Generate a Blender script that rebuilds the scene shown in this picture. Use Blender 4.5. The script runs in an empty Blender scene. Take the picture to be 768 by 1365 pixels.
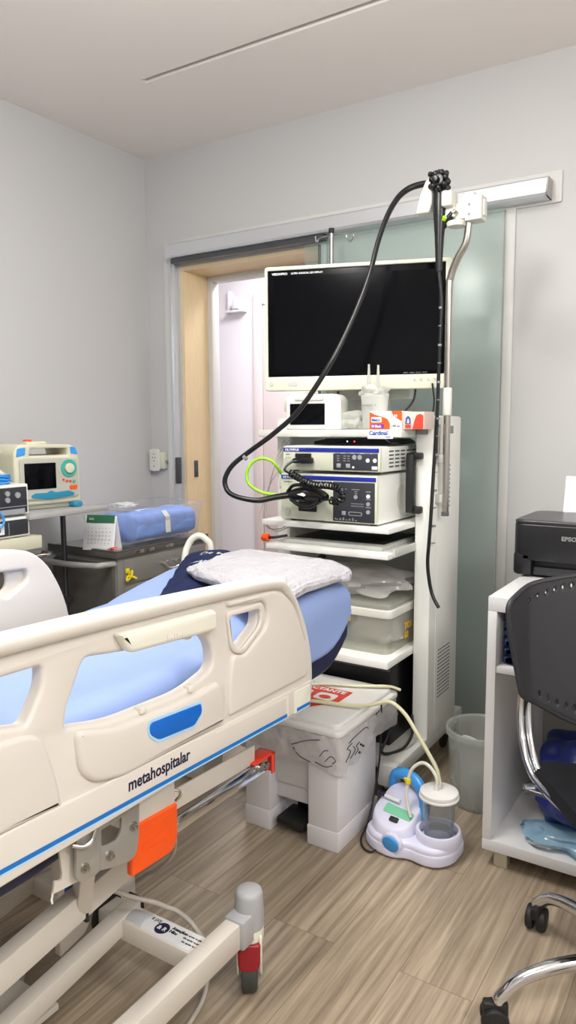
import bpy, bmesh, math, random
from mathutils import Vector, Matrix, noise
S = bpy.context.scene
COL = S.collection
random.seed(7)
R = math.radians
PI = math.pi

# ------------------------------------------------------------------ materials
def lin(h):
    if isinstance(h, str):
        h = h.lstrip('#'); h = [int(h[i:i+2], 16)/255 for i in (0, 2, 4)]
    return tuple((c/12.92 if c <= .04045 else ((c+.055)/1.055)**2.4) for c in h) + (1.0,)

def mat(name, col, rough=.5, metal=0., bump=0., scale=40., stretch=(1, 1, 1), var=0., spec=.5, coat=0., emit=0., ecol=None, alpha=None, trans=0., sss=0.):
    m = bpy.data.materials.new(name); m.use_nodes = True
    nt = m.node_tree; b = nt.nodes['Principled BSDF']
    b.inputs['Base Color'].default_value = lin(col)
    b.inputs['Roughness'].default_value = rough
    b.inputs['Metallic'].default_value = metal
    b.inputs['Specular IOR Level'].default_value = spec
    b.inputs['Coat Weight'].default_value = coat
    b.inputs['Transmission Weight'].default_value = trans
    if emit:
        b.inputs['Emission Color'].default_value = lin(ecol or col)
        b.inputs['Emission Strength'].default_value = emit
    if alpha is not None:
        b.inputs['Alpha'].default_value = alpha
    tc = nt.nodes.new('ShaderNodeTexCoord'); mp = nt.nodes.new('ShaderNodeMapping')
    mp.inputs['Scale'].default_value = stretch
    nz = nt.nodes.new('ShaderNodeTexNoise'); nz.inputs['Scale'].default_value = scale; nz.inputs['Detail'].default_value = 4
    nt.links.new(tc.outputs['Object'], mp.inputs[0]); nt.links.new(mp.outputs[0], nz.inputs['Vector'])
    if bump:
        bp = nt.nodes.new('ShaderNodeBump'); bp.inputs['Strength'].default_value = bump; bp.inputs['Distance'].default_value = .01
        nt.links.new(nz.outputs['Fac'], bp.inputs['Height']); nt.links.new(bp.outputs[0], b.inputs['Normal'])
    if var:
        mx = nt.nodes.new('ShaderNodeMix'); mx.data_type = 'RGBA'; mx.blend_type = 'MULTIPLY'
        mx.inputs[6].default_value = lin(col)
        rp = nt.nodes.new('ShaderNodeMapRange'); rp.inputs[1].default_value = .3; rp.inputs[2].default_value = .7
        rp.inputs[3].default_value = 1-var; rp.inputs[4].default_value = 1.0
        nt.links.new(nz.outputs['Fac'], rp.inputs[0])
        nt.links.new(rp.outputs[0], mx.inputs[7]); mx.inputs[0].default_value = 1
        nt.links.new(mx.outputs[2], b.inputs['Base Color'])
    return m

def clear(name, col, gloss=.05, rough=.05, body=0., bodycol='#ffffff', edge=.5):
    """thin clear plastic or glass: tinted see-through, gloss growing towards grazing angles, some milky body"""
    m = bpy.data.materials.new(name); m.use_nodes = True
    nt = m.node_tree; nt.nodes.clear(); N = nt.nodes.new; L = nt.links.new
    out = N('ShaderNodeOutputMaterial'); tr = N('ShaderNodeBsdfTransparent'); gl = N('ShaderNodeBsdfGlossy')
    tr.inputs[0].default_value = lin(col); gl.inputs['Roughness'].default_value = rough
    gl.inputs[0].default_value = (1, 1, 1, 1)
    lw = N('ShaderNodeLayerWeight'); lw.inputs[0].default_value = .5
    pw = N('ShaderNodeMath'); pw.operation = 'POWER'; pw.inputs[1].default_value = 4.; L(lw.outputs['Facing'], pw.inputs[0])
    ml = N('ShaderNodeMath'); ml.operation = 'MULTIPLY_ADD'; ml.inputs[1].default_value = edge; ml.inputs[2].default_value = gloss; ml.use_clamp = True
    L(pw.outputs[0], ml.inputs[0])
    df = N('ShaderNodeBsdfDiffuse'); df.inputs[0].default_value = lin(bodycol)
    tl = N('ShaderNodeBsdfTranslucent'); tl.inputs[0].default_value = lin(bodycol)
    m0 = N('ShaderNodeMixShader'); m0.inputs[0].default_value = .45; L(df.outputs[0], m0.inputs[1]); L(tl.outputs[0], m0.inputs[2])
    m1 = N('ShaderNodeMixShader'); m1.inputs[0].default_value = body
    L(tr.outputs[0], m1.inputs[1]); L(m0.outputs[0], m1.inputs[2])
    m2 = N('ShaderNodeMixShader'); L(ml.outputs[0], m2.inputs[0]); L(m1.outputs[0], m2.inputs[1]); L(gl.outputs[0], m2.inputs[2])
    L(m2.outputs[0], out.inputs[0])
    return m

M = {}
def dm(k, *a, **kw): M[k] = mat(k, *a, **kw)
dm('wall_paint', '#c6c6c6', .55, bump=.03, scale=180)
dm('ceiling_paint', '#f0eae5', .8, bump=.02, scale=120)
dm('slot_grey', '#7c7873', .7)
dm('corridor_paint', '#e2dfe2', .6)
dm('white_trim', '#d4d4d2', .4)
dm('grey_trim', '#bdbdbc', .35)
dm('aluminium', '#d9dce0', .38, metal=.6, bump=.02, scale=20, stretch=(1, 1, 30))
dm('dark_metal', '#5d6065', .35, metal=.8)
dm('beige_wood', '#e8d0a6', .45, bump=.03, scale=15, stretch=(8, 8, 1), var=.08)
dm('door_white', '#dccfcd', .5)
dm('rubber', '#161617', .55)
dm('black', '#101113', .4)
dm('black_gloss', '#05060a', .14, spec=.15)
dm('screen_black', '#05060a', .16, spec=.15)
dm('bed_white', '#d8d2ca', .38, bump=.015, scale=300)
dm('bed_cream', '#e4e2d4', .4)
dm('bed_grey', '#c3c6cc', .4)
dm('bed_paint', '#d6d0c6', .35)
dm('steel_grey', '#a6a49f', .35, metal=.4)
dm('chrome', '#d8dadd', .12, metal=1.)
dm('steel', '#b8b5ae', .25, metal=1.)
dm('blue_label', '#0b66c8', .35)
dm('blue_line', '#0d6fc0', .35)
dm('light_blue', '#a9d4f2', .4)
dm('navy_text', '#15183e', .4)
dm('navy_vinyl', '#161d40', .45, bump=.05, scale=200)
dm('sheet_blue', '#8fa5d8', .75, bump=.6, scale=7, stretch=(1, .35, 1))
dm('navy_cloth', '#263363', .8, bump=.6, scale=14)
dm('pillow_white', '#b4b3b8', .85, bump=.8, scale=55)
dm('orange', '#f5560c', .4)
dm('orange_red', '#e2402a', .4)
dm('caster_grey', '#a7a8aa', .4)
dm('red_brake', '#8e1420', .35)
dm('tyre', '#3b3d3a', .6)
dm('yellow', '#e8d21b', .4)
dm('yellow_clip', '#f0bc12', .35)
dm('cable_grey', '#b4aea4', .5)
dm('cart_white', '#ebece7', .4, bump=.02, scale=400)
dm('cart_grey', '#c4c5c0', .4)
dm('vent_dark', '#55575a', .6)
dm('ivory', '#d6d9c4', .4)
dm('device_white', '#dcdcd4', .4)
dm('oly_blue', '#1c2f9a', .3)
dm('panel_dark', '#33353c', .4)
dm('button_grey', '#9da0a6', .4)
dm('button_white', '#e8eaea', .4)
dm('led_red', '#ff3020', .4, emit=3.)
dm('led_white', '#d8e4ff', .4, emit=2.)
dm('scope_black', '#0e0f11', .32)
dm('green_cable', '#a3dc35', .4)
dm('print_white', '#e6e8ea', .5)
dm('print_grey', '#8d8f90', .5)
dm('paper', '#eff0f4', .8)
dm('box_orange', '#ea5a1c', .5)
dm('box_red', '#d2422c', .5)
dm('print_blue', '#2657a8', .5)
dm('print_purple', '#6a3aa0', .5)
dm('tissue_box', '#d9c6bc', .6)
dm('bin_white', '#dcdadd', .4)
dm('lid_white', '#e2e1de', .35)
dm('label_red', '#cf4232', .5)
dm('ink', '#24252b', .6)
dm('asp_white', '#dcdcf0', .35)
dm('asp_blue', '#3f9be6', .3)
dm('green_label', '#7cc9a4', .4)
dm('hose', '#dcd8b4', .35)
dm('hose_clear', '#dadace', .3)
dm('cart_steel', '#8b8a85', .38, metal=.25, bump=.02, scale=60)
dm('cart_dark', '#55534f', .5)
dm('top_steel', '#a8a6a2', .12, metal=.9)
dm('defib', '#d5d3bd', .45)
dm('defib_grey', '#b9b9ae', .45)
dm('teal', '#2b87a8', .35)
dm('teal_ring', '#3fae9e', .35)
dm('grey_handle', '#a8a8a6', .4)
dm('wrap_blue', '#7f9fe0', .75, bump=.5, scale=18)
dm('cal_green', '#2f6b4c', .5)
dm('desk_white', '#d4d4d5', .45)
dm('desk_back', '#97948f', .6)
dm('printer_black', '#17181a', .35, bump=.05, scale=300)
dm('printer_top', '#2c2d2f', .3)
dm('chair_plastic', '#26272b', .42, bump=.05, scale=350)
dm('cloth_navy', '#25406e', .85, bump=.7, scale=25)
dm('bag_blue', '#18266c', .35, bump=.8, scale=14)
dm('foot_metal', '#c4bfae', .4, metal=.5)
M['door_glass'] = clear('door_glass', '#f8fcfb', .02, .22, body=.16, bodycol='#d6e6e0')
M['clear_box'] = clear('clear_box', '#fafafc', .05, .08, body=.10, bodycol='#eef0f4')
M['milky_box'] = clear('milky_box', '#fcfcf8', .05, .15, body=.34, bodycol='#f6f7ee')
M['milky_bucket'] = clear('milky_bucket', '#fafbfa', .04, .12, body=.30, bodycol='#e6e9e6')
M['jar'] = clear('jar', '#f2f4f6', .05, .05, body=.12, bodycol='#d8dce0')
M['poly_bag'] = clear('poly_bag', '#f8f8f8', .06, .2, body=.66, bodycol='#f0eeee', edge=.2)
M['white_film'] = clear('white_film', '#f0f2ee', .06, .2, body=.80, bodycol='#f2f3ee', edge=.2)
M['cyan_film'] = clear('cyan_film', '#cfe6f2', .08, .2, body=.65, bodycol='#b8dcf0', edge=.2)

# ------------------------------------------------------------------ mesh builder
def face(o, u, v):
    u = Vector(u).normalized(); v = Vector(v).normalized(); n = u.cross(v); o = Vector(o)
    return Matrix(((u.x, v.x, n.x, o.x), (u.y, v.y, n.y, o.y), (u.z, v.z, n.z, o.z), (0, 0, 0, 1)))
def fx(x, y=0, z=0): return face((x, y, z), (0, 1, 0), (0, 0, 1))      # drawing plane facing +x (local x -> y)
def fy(y, x=0, z=0): return face((x, y, z), (1, 0, 0), (0, 0, 1))      # drawing plane facing -y
def fz(z, x=0, y=0): return Matrix.Translation((x, y, z))              # facing up

def catmull(pts, k=6):
    pts = [Vector(p) for p in pts]
    if len(pts) < 3: return pts
    P = [pts[0]*2-pts[1]] + pts + [pts[-1]*2-pts[-2]]
    out = []
    for i in range(1, len(P)-2):
        a, b, c, d = P[i-1:i+3]
        for j in range(k):
            t = j/k
            out.append(.5*((2*b)+(c-a)*t+(2*a-5*b+4*c-d)*t*t+(3*b-a-3*c+d)*t**3))
    out.append(pts[-1]); return out

def rounded(pts, r, n=5):
    out = []; m = len(pts)
    rs = r if isinstance(r, (list, tuple)) else [r]*m
    for i in range(m):
        p = Vector(pts[i]).to_2d(); a = Vector(pts[i-1]).to_2d(); b = Vector(pts[(i+1) % m]).to_2d()
        da = a-p; db = b-p; rr = min(rs[i], da.length*.48, db.length*.48)
        if rr < 1e-5: out.append(p); continue
        s = p+da.normalized()*rr; e = p+db.normalized()*rr
        for j in range(n+1):
            t = j/n; out.append(s*(1-t)**2+p*2*t*(1-t)+e*t*t)
    return out

class MB:
    def __init__(s, o=(0, 0, 0)):
        s.bm = bmesh.new(); s.o = Vector(o)
    def _add(s, t, mi=0, mx=None):
        if mx is not None: t.transform(mx)
        for f in t.faces: f.material_index = mi
        me = bpy.data.meshes.new('t'); t.to_mesh(me); t.free()
        s.bm.from_mesh(me); bpy.data.meshes.remove(me); return s
    def addmesh(s, me, mi=0, mx=None, keep=False):
        t = bmesh.new(); t.from_mesh(me); bpy.data.meshes.remove(me)
        return s._add(t, mi, mx)
    def box(s, x0, x1, y0, y1, z0, z1, bev=0., seg=2, mi=0, mx=None, taper=None):
        t = bmesh.new(); bmesh.ops.create_cube(t, size=1)
        for v in t.verts:
            k = 1 if taper is None or v.co.z > 0 else taper
            v.co = Vector(((x0+x1)/2+v.co.x*k*(x1-x0), (y0+y1)/2+v.co.y*k*(y1-y0), (z0+z1)/2+v.co.z*(z1-z0)))
        if bev: bmesh.ops.bevel(t, geom=t.edges[:], offset=min(bev, abs(x1-x0)*.49, abs(y1-y0)*.49, abs(z1-z0)*.49), segments=seg, profile=.5, affect='EDGES')
        return s._add(t, mi, mx)
    def bar(s, p0, p1, w, h, bev=0., mi=0, up=(0, 0, 1)):
        p0 = Vector(p0); p1 = Vector(p1); d = p1-p0; L = d.length; d.normalize()
        sd = d.cross(Vector(up)).normalized(); u = sd.cross(d)
        mx = Matrix(((d.x, sd.x, u.x, p0.x), (d.y, sd.y, u.y, p0.y), (d.z, sd.z, u.z, p0.z), (0, 0, 0, 1)))
        return s.box(0, L, -w/2, w/2, -h/2, h/2, bev, 2, mi, mx)
    def cyl(s, p0, p1, r0, r1=None, n=24, bev=0., mi=0, mx=None):
        p0 = Vector(p0); p1 = Vector(p1); d = p1-p0; r1 = r0 if r1 is None else r1
        t = bmesh.new(); bmesh.ops.create_cone(t, cap_ends=True, segments=n, radius1=r0, radius2=r1, depth=d.length)
        if bev:
            ed = [e for e in t.edges if abs(abs(e.verts[0].co.z)-d.length/2) < 1e-6 and abs(e.verts[0].co.z-e.verts[1].co.z) < 1e-6]
            bmesh.ops.bevel(t, geom=ed, offset=bev, segments=2, profile=.5, affect='EDGES')
        q = Vector((0, 0, 1)).rotation_difference(d.normalized()).to_matrix().to_4x4()
        t.transform(Matrix.Translation((p0+p1)/2) @ q)
        return s._add(t, mi, mx)
    def tube(s, pts, r, n=10, k=6, mi=0, closed=False, mx=None, flat=1.):
        P = catmull(pts, k) if k > 1 else [Vector(p) for p in pts]
        rr = r if isinstance(r, (list, tuple)) else [r, r]
        t = bmesh.new(); rings = []; nrm = None; m = len(P)
        for i, p in enumerate(P):
            d = (P[min(i+1, m-1)]-P[max(i-1, 0)])
            if d.length < 1e-9: d = Vector((0, 0, 1))
            d.normalize()
            if nrm is None:
                nrm = d.orthogonal().normalized()
            nrm = (nrm-d*nrm.dot(d))
            nrm = nrm.normalized() if nrm.length > 1e-6 else d.orthogonal().normalized()
            b = d.cross(nrm)
            f = i/(m-1)*(len(rr)-1); j = min(int(f), len(rr)-2); q = rr[j]+(rr[j+1]-rr[j])*(f-j)
            rings.append([t.verts.new(p+nrm*math.cos(2*PI*a/n)*q+b*math.sin(2*PI*a/n)*q*flat) for a in range(n)])
        for i in range(m-1):
            for a in range(n):
                t.faces.new((rings[i][a], rings[i][(a+1) % n], rings[i+1][(a+1) % n], rings[i+1][a]))
        t.faces.new(rings[0][::-1]); t.faces.new(rings[-1])
        return s._add(t, mi, mx)
    def lathe(s, prof, c=(0, 0, 0), n=40, mi=0, mx=None, sx=1., sy=1.):
        t = bmesh.new(); c = Vector(c); rings = []
        for r, z in prof:
            if r < 1e-6: rings.append([t.verts.new(c+Vector((0, 0, z)))])
            else: rings.append([t.verts.new(c+Vector((r*sx*math.cos(2*PI*a/n), r*sy*math.sin(2*PI*a/n), z))) for a in range(n)])
        for A, B in zip(rings, rings[1:]):
            for a in range(n):
                b = (a+1) % n
                if len(A) == 1 and len(B) == 1: continue
                if len(A) == 1: t.faces.new((A[0], B[b], B[a]))
                elif len(B) == 1: t.faces.new((A[a], A[b], B[0]))
                else: t.faces.new((A[a], A[b], B[b], B[a]))
        bmesh.ops.recalc_face_normals(t, faces=t.faces[:])
        return s._add(t, mi, mx)
    def sphere(s, c, r, sc=(1, 1, 1), n=16, mi=0, mx=None):
        t = bmesh.new(); bmesh.ops.create_uvsphere(t, u_segments=n, v_segments=max(6, n//2), radius=r)
        for v in t.verts: v.co = Vector(c)+Vector((v.co.x*sc[0], v.co.y*sc[1], v.co.z*sc[2]))
        return s._add(t, mi, mx)
    def plate(s, outer, holes=(), th=.01, bev=0., mx=None, mi=0, seg=2):
        back = 0.
        if bev > th*.49: back = 2*bev-th; th = 2*bev+1e-5
        """flat plate with holes; outline in local xy, back face at local z=0, front at z=th"""
        cu = bpy.data.curves.new('t', 'CURVE'); cu.dimensions = '2D'; cu.fill_mode = 'BOTH'
        for poly in [outer]+list(holes):
            sp = cu.splines.new('POLY'); sp.points.add(len(poly)-1)
            for q, p in zip(sp.points, poly): q.co = (p[0], p[1], 0, 1)
            sp.use_cyclic_u = True
        cu.extrude = max(th/2-bev, 1e-5); cu.bevel_depth = bev; cu.bevel_resolution = seg; cu.offset = -bev
        ob = bpy.data.objects.new('t', cu); COL.objects.link(ob)
        dg = bpy.context.evaluated_depsgraph_get(); dg.update()
        me = bpy.data.meshes.new_from_object(ob.evaluated_get(dg))
        bpy.data.objects.remove(ob); bpy.data.curves.remove(cu)
        t = bmesh.new(); t.from_mesh(me); bpy.data.meshes.remove(me)
        bmesh.ops.remove_doubles(t, verts=t.verts[:], dist=1e-6)
        t.transform(Matrix.Translation((0, 0, th/2-back)))
        return s._add(t, mi, mx)
    def text(s, body, size, mx, mi=0, ext=.0006, align='LEFT', bold=0., sx=1., shear=0.):
        cu = bpy.data.curves.new('t', 'FONT'); cu.body = body; cu.size = size; cu.extrude = ext
        cu.align_x = align; cu.offset = bold*size; cu.resolution_u = 3; cu.shear = shear
        ob = bpy.data.objects.new('t', cu); COL.objects.link(ob)
        dg = bpy.context.evaluated_depsgraph_get(); dg.update()
        me = bpy.data.meshes.new_from_object(ob.evaluated_get(dg))
        bpy.data.objects.remove(ob); bpy.data.curves.remove(cu)
        t = bmesh.new(); t.from_mesh(me); bpy.data.meshes.remove(me)
        t.transform(Matrix.Diagonal((sx, 1, 1, 1)))
        return s._add(t, mi, mx)
    def grid(s, fn, nu, nv, mi=0, mx=None, th=0., closed_u=False):
        t = bmesh.new()
        V = [[t.verts.new(fn(i/nu, j/nv)) for j in range(nv+1)] for i in range(nu if closed_u else nu+1)]
        m = len(V)
        for i in range(nu):
            for j in range(nv):
                a = V[i][j]; b = V[(i+1) % m][j]; c = V[(i+1) % m][j+1]; d = V[i][j+1]
                if len({a, b, c, d}) == 4: t.faces.new((a, b, c, d))
        if th: bmesh.ops.solidify(t, geom=t.faces[:], thickness=th)
        return s._add(t, mi, mx)
    def build(s, name, mats, parent=None, smooth=True, ang=38, flip=True):
        bm = s.bm
        bmesh.ops.transform(bm, matrix=Matrix.Translation(-s.o), verts=bm.verts[:])
        if flip: bmesh.ops.recalc_face_normals(bm, faces=bm.faces[:])
        me = bpy.data.meshes.new(name); bm.to_mesh(me); bm.free()
        for m in (mats if isinstance(mats, (list, tuple)) else [mats]):
            me.materials.append(M[m] if isinstance(m, str) else m)
        if smooth:
            me.polygons.foreach_set('use_smooth', [True]*len(me.polygons))
            me.set_sharp_from_angle(angle=R(ang))
        ob = bpy.data.objects.new(name, me); COL.objects.link(ob)
        if parent is not None: ob.parent = parent
        return ob

def tag(o, label, cat, group=None, kind=None):
    o['label'] = label; o['category'] = cat
    if group: o['group'] = group
    if kind: o['kind'] = kind
    return o
def thing(name, label, cat, loc=(0, 0, 0), rz=0., group=None):
    o = bpy.data.objects.new(name, None); COL.objects.link(o); o.location = loc; o.rotation_euler = (0, 0, rz)
    o.empty_display_size = .05
    return tag(o, label, cat, group)
def solo(name, mb, mats, label, cat, group=None, loc=None, **k):
    """thing that is one mesh; mesh given in world coordinates, origin moved to loc"""
    if loc is not None: mb.o = Vector(loc)
    o = mb.build(name, mats, **k)
    if loc is not None: o.location = loc
    return tag(o, label, cat, group)
def struct(name, mb, mats, **k):
    o = mb.build(name, mats, **k); o['kind'] = 'structure'; return o
def children(o): return [c for c in bpy.data.objects if c.parent == o]
def copy_tree(o, parent=None):
    c = o.copy(); COL.objects.link(c)
    if parent is not None: c.parent = parent
    for ch in children(o): copy_tree(ch, c)
    return c
def nz(v, s=1.): return noise.noise(Vector(v)*s)

# ------------------------------------------------------------------ camera
yaw, pit, rol = R(32.557), R(6.6), R(-.282)
fw = Vector((-math.sin(yaw)*math.cos(pit), math.cos(yaw)*math.cos(pit), -math.sin(pit)))
rt = Vector((math.cos(yaw), math.sin(yaw), 0)); up = rt.cross(fw)
r2 = rt*math.cos(rol)+up*math.sin(rol); u2 = -rt*math.sin(rol)+up*math.cos(rol)
cam = bpy.data.objects.new('camera', bpy.data.cameras.new('camera')); COL.objects.link(cam)
cam.matrix_world = Matrix(((r2.x, u2.x, -fw.x, 0), (r2.y, u2.y, -fw.y, 0), (r2.z, u2.z, -fw.z, 1.3), (0, 0, 0, 1)))
cam.data.sensor_fit = 'VERTICAL'; cam.data.sensor_height = 36; cam.data.lens = 985.24/1365*36
cam.data.clip_start = .02
S.camera = cam
S.view_settings.view_transform = 'Standard'; S.view_settings.look = 'None'
S.view_settings.gamma = 1; S.view_settings.use_curve_mapping = False
S.view_settings.exposure = 0.64

# ------------------------------------------------------------------ room shell
XW, YW, ZC, XR, YB = -2.83, 3.04, 2.70, 1.9, -2.2
# wood floor: planks run along y
def floor_mat():
    m = bpy.data.materials.new('wood_floor'); m.use_nodes = True
    nt = m.node_tree; N = nt.nodes.new; L = nt.links.new; b = nt.nodes['Principled BSDF']
    tc = N('ShaderNodeTexCoord')
    mp = N('ShaderNodeMapping'); mp.inputs['Rotation'].default_value = (0, 0, R(90)); mp.inputs['Location'].default_value = (.3, .12, 0)
    L(tc.outputs['Object'], mp.inputs[0])
    br = N('ShaderNodeTexBrick'); br.inputs['Scale'].default_value = 1; br.inputs['Brick Width'].default_value = 1.22; br.inputs['Row Height'].default_value = .18
    br.inputs['Mortar Size'].default_value = .0007; br.inputs['Color1'].default_value = (.15, .15, .15, 1); br.inputs['Color2'].default_value = (.85, .85, .85, 1)
    br.inputs['Mortar'].default_value = (.5, .5, .5, 1); br.offset = .37
    L(mp.outputs[0], br.inputs[0])
    # per plank offset of the grain
    sc = N('ShaderNodeVectorMath'); sc.operation = 'SCALE'; sc.inputs[3].default_value = 13.
    L(br.outputs['Color'], sc.inputs[0])
    ad = N('ShaderNodeVectorMath'); ad.operation = 'ADD'; L(tc.outputs['Object'], ad.inputs[0]); L(sc.outputs[0], ad.inputs[1])
    m2 = N('ShaderNodeMapping'); m2.inputs['Scale'].default_value = (30, 1.1, 1); L(ad.outputs[0], m2.inputs[0])
    n1 = N('ShaderNodeTexNoise'); n1.inputs['Scale'].default_value = 1.9; n1.inputs['Detail'].default_value = 8; n1.inputs['Roughness'].default_value = .62; n1.inputs['Distortion'].default_value = .35
    L(m2.outputs[0], n1.inputs['Vector'])
    m3 = N('ShaderNodeMapping'); m3.inputs['Scale'].default_value = (5, 1.1, 1); L(ad.outputs[0], m3.inputs[0])
    n2 = N('ShaderNodeTexNoise'); n2.inputs['Scale'].default_value = 1.5; n2.inputs['Detail'].default_value = 3; L(m3.outputs[0], n2.inputs['Vector'])
    r1 = N('ShaderNodeValToRGB'); e = r1.color_ramp.elements
    e[0].position = .27; e[0].color = lin('#7a6b5b'); e[1].position = .74; e[1].color = lin('#c6b59d')
    k = e.new(.48); k.color = lin('#a0907b')
    L(n1.outputs['Fac'], r1.inputs[0])
    mx = N('ShaderNodeMix'); mx.data_type = 'RGBA'; mx.blend_type = 'MULTIPLY'; mx.inputs[0].default_value = 1
    rg = N('ShaderNodeMapRange'); rg.inputs[1].default_value = .3; rg.inputs[2].default_value = .7; rg.inputs[3].default_value = .78; rg.inputs[4].default_value = 1.06
    L(n2.outputs['Fac'], rg.inputs[0]); L(r1.outputs[0], mx.inputs[6]); L(rg.outputs[0], mx.inputs[7])
    mx2 = N('ShaderNodeMix'); mx2.data_type = 'RGBA'; mx2.blend_type = 'MULTIPLY'; mx2.inputs[0].default_value = 1
    rg2 = N('ShaderNodeMapRange'); rg2.inputs[3].default_value = .88; rg2.inputs[4].default_value = 1.06
    L(br.outputs['Color'], rg2.inputs[0]); L(mx.outputs[2], mx2.inputs[6]); L(rg2.outputs[0], mx2.inputs[7])
    mx3 = N('ShaderNodeMix'); mx3.data_type = 'RGBA'; L(br.outputs['Fac'], mx3.inputs[0]); L(mx2.outputs[2], mx3.inputs[6]); mx3.inputs[7].default_value = lin('#6b5a4a')
    L(mx3.outputs[2], b.inputs['Base Color'])
    b.inputs['Roughness'].default_value = .42; b.inputs['Specular IOR Level'].default_value = .4
    bp = N('ShaderNodeBump'); bp.inputs['Strength'].default_value = .12; bp.inputs['Distance'].default_value = .004
    L(n1.outputs['Fac'], bp.inputs['Height']); L(bp.outputs[0], b.inputs['Normal'])
    return m
M['floor'] = floor_mat()
struct('floor', MB().box(-4.2, XR+.1, YB-.1, 5.0, -.1, 0), 'floor', smooth=False)
# ceiling with the narrow slot left open above
cz = MB()
sx0, sx1, sy0, sy1 = -2.21, .6, 2.366, 2.398
for a in ((XW-.1, sx0, YB-.1, YW+.1), (sx1, XR+.1, YB-.1, YW+.1), (sx0, sx1, YB-.1, sy0), (sx0, sx1, sy1, YW+.1)):
    cz.box(a[0], a[1], a[2], a[3], ZC, ZC+.06)
struct('ceiling', cz, 'ceiling_paint', smooth=False)
struct('trim_1', MB().box(sx0-.01, sx1+.01, sy0-.01, sy1+.01, ZC+.035, ZC+.055), 'slot_grey', smooth=False)
struct('wall_left', MB().box(XW-.1, XW, YB-.1, YW+.3, 0, ZC), 'wall_paint', smooth=False)
struct('wall_right', MB().box(XR, XR+.1, YB-.1, YW+.1, 0, ZC), 'wall_paint', smooth=False)
struct('wall_front', MB().box(XW-.1, XR+.1, YB-.1, YB, 0, ZC), 'wall_paint', smooth=False)
DX0, DX1, DZ = -2.60, -1.745, 2.125
wb = MB()
wb.box(XW, DX0, YW, YW+.25, 0, ZC); wb.box(DX1, XR, YW, YW+.25, 0, ZC); wb.box(DX0, DX1, YW, YW+.25, DZ, ZC)
struct('wall_back', wb, 'wall_paint', smooth=False)
# corridor behind the doorway
cw = MB()
cw.box(-4.2, -.8, 4.45, 4.55, 0, 2.7); cw.box(-.9, -.8, YW+.25, 4.5, 0, 2.7); cw.box(-4.3, -4.2, YW+.25, 4.5, 0, 2.7)
struct('wall_corridor', cw, 'corridor_paint', smooth=False)
struct('wall_corridor_near', MB().box(-4.2, XW, YW+.2, YW+.25, 0, 2.7), 'corridor_paint', smooth=False)
struct('ceiling_corridor', MB().box(-4.3, -.8, YW+.26, 4.55, 2.6, 2.7), 'ceiling_paint', smooth=False)

# doorway lining (beige timber), inner white architrave
t = struct('trim_2', MB().box(DX0, DX0+.02, YW+.002, YW+.199, 0, DZ).box(DX0+.021, DX1-.021, YW+.002, YW+.199, DZ-.02, DZ).box(DX1-.02, DX1, YW+.02, YW+.2, 0, DZ), 'beige_wood', smooth=False)
a = MB()
a.box(DX0, DX0+.05, YW+.2, YW+.26, 0, DZ, .004); a.box(DX1-.05, DX1, YW+.2, YW+.26, 0, DZ, .004); a.box(DX0+.051, DX1-.051, YW+.2, YW+.259, DZ-.05, DZ-.001, .004)
struct('trim_3', a, 'white_trim')
sp = MB().box(DX0+.02, DX0+.024, YW+.06, YW+.09, 1.03, 1.12, .001).cyl((DX0+.02, YW+.075, 1.1), (DX0+.027, YW+.075, 1.1), .005).cyl((DX0+.02, YW+.075, 1.05), (DX0+.027, YW+.075, 1.05), .005)
sp.build('strike_plate', 'dark_metal', t)
# far white door with frame, lever
d = MB(); d.box(-3.12, -3.045, 4.43, 4.455, 0, 2.24, .004); d.box(-3.044, -1.9, 4.431, 4.455, 2.16, 2.24, .004)
o = struct('door_1', d, 'door_white')
MB().box(-3.04, -1.9, 4.438, 4.456, 0, 2.155, .003).build('door_leaf', 'door_white', o)
MB().cyl((-2.9, 4.438, 1.98), (-2.9, 4.41, 1.98), .012).tube([(-2.9, 4.40, 1.98), (-2.8, 4.40, 1.975)], .009, k=1).build('door_handle', 'cable_grey', o)
# white wall hook in the corridor
h = MB(); h.box(-3.34, -3.18, 4.385, 4.45, 2.12, 2.135, .004); h.box(-3.34, -3.32, 4.42, 4.45, 2.12, 2.28, .004); h.box(-3.27, -3.21, 4.38, 4.45, 2.14, 2.20, .008)
solo('wall_bracket', h, 'corridor_paint', 'small white bracket fixed on the corridor wall seen through the doorway', 'bracket', loc=(-3.26, 4.45, 2.12))

# sliding door: board, aluminium cover, frame mouldings, glass leaf
b_ = MB(); b_.box(-2.70, -.693, YW-.012, YW, 2.145, 2.262, .003)
b_.box(-2.70, -2.655, YW-.014, YW, 0, 2.16, .003); b_.box(-.905, -.865, YW-.012, YW, 0, 2.15, .004)
struct('trim_4', b_, 'white_trim')
b_ = MB(); b_.box(-2.652, -2.612, YW-.03, YW, 0, 2.16, .002); b_.box(-2.642, -2.632, YW-.038, YW-.03, 0, 2.16, .001)
o = struct('trim_5', b_, 'aluminium')
MB().box(-2.622, -2.60, YW-.045, YW-.02, 1.0, 1.14, .002).build('lock_strike', 'dark_metal', o)
b_ = MB()
prof = [(0, 2.155), (-.075, 2.155), (-.082, 2.165), (-.076, 2.218), (-.06, 2.228), (0, 2.228)]
def pc(u, v):
    x = -2.612+u*(2.612-.728)
    i = v*(len(prof)-1); j = min(int(i), len(prof)-2); f = i-j
    return Vector((x, YW-.012+prof[j][0]*(1-f)+prof[j+1][0]*f, prof[j][1]*(1-f)+prof[j+1][1]*f))
b_.grid(pc, 2, 5)
o = struct('trim_6', b_, 'aluminium', ang=25)
MB().plate([(-p[0], p[1]) for p in prof], (), .006, 0, face((-.728, YW-.012, 0), (0, -1, 0), (0, 0, 1))).build('end_cap', 'steel_grey', o)
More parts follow.
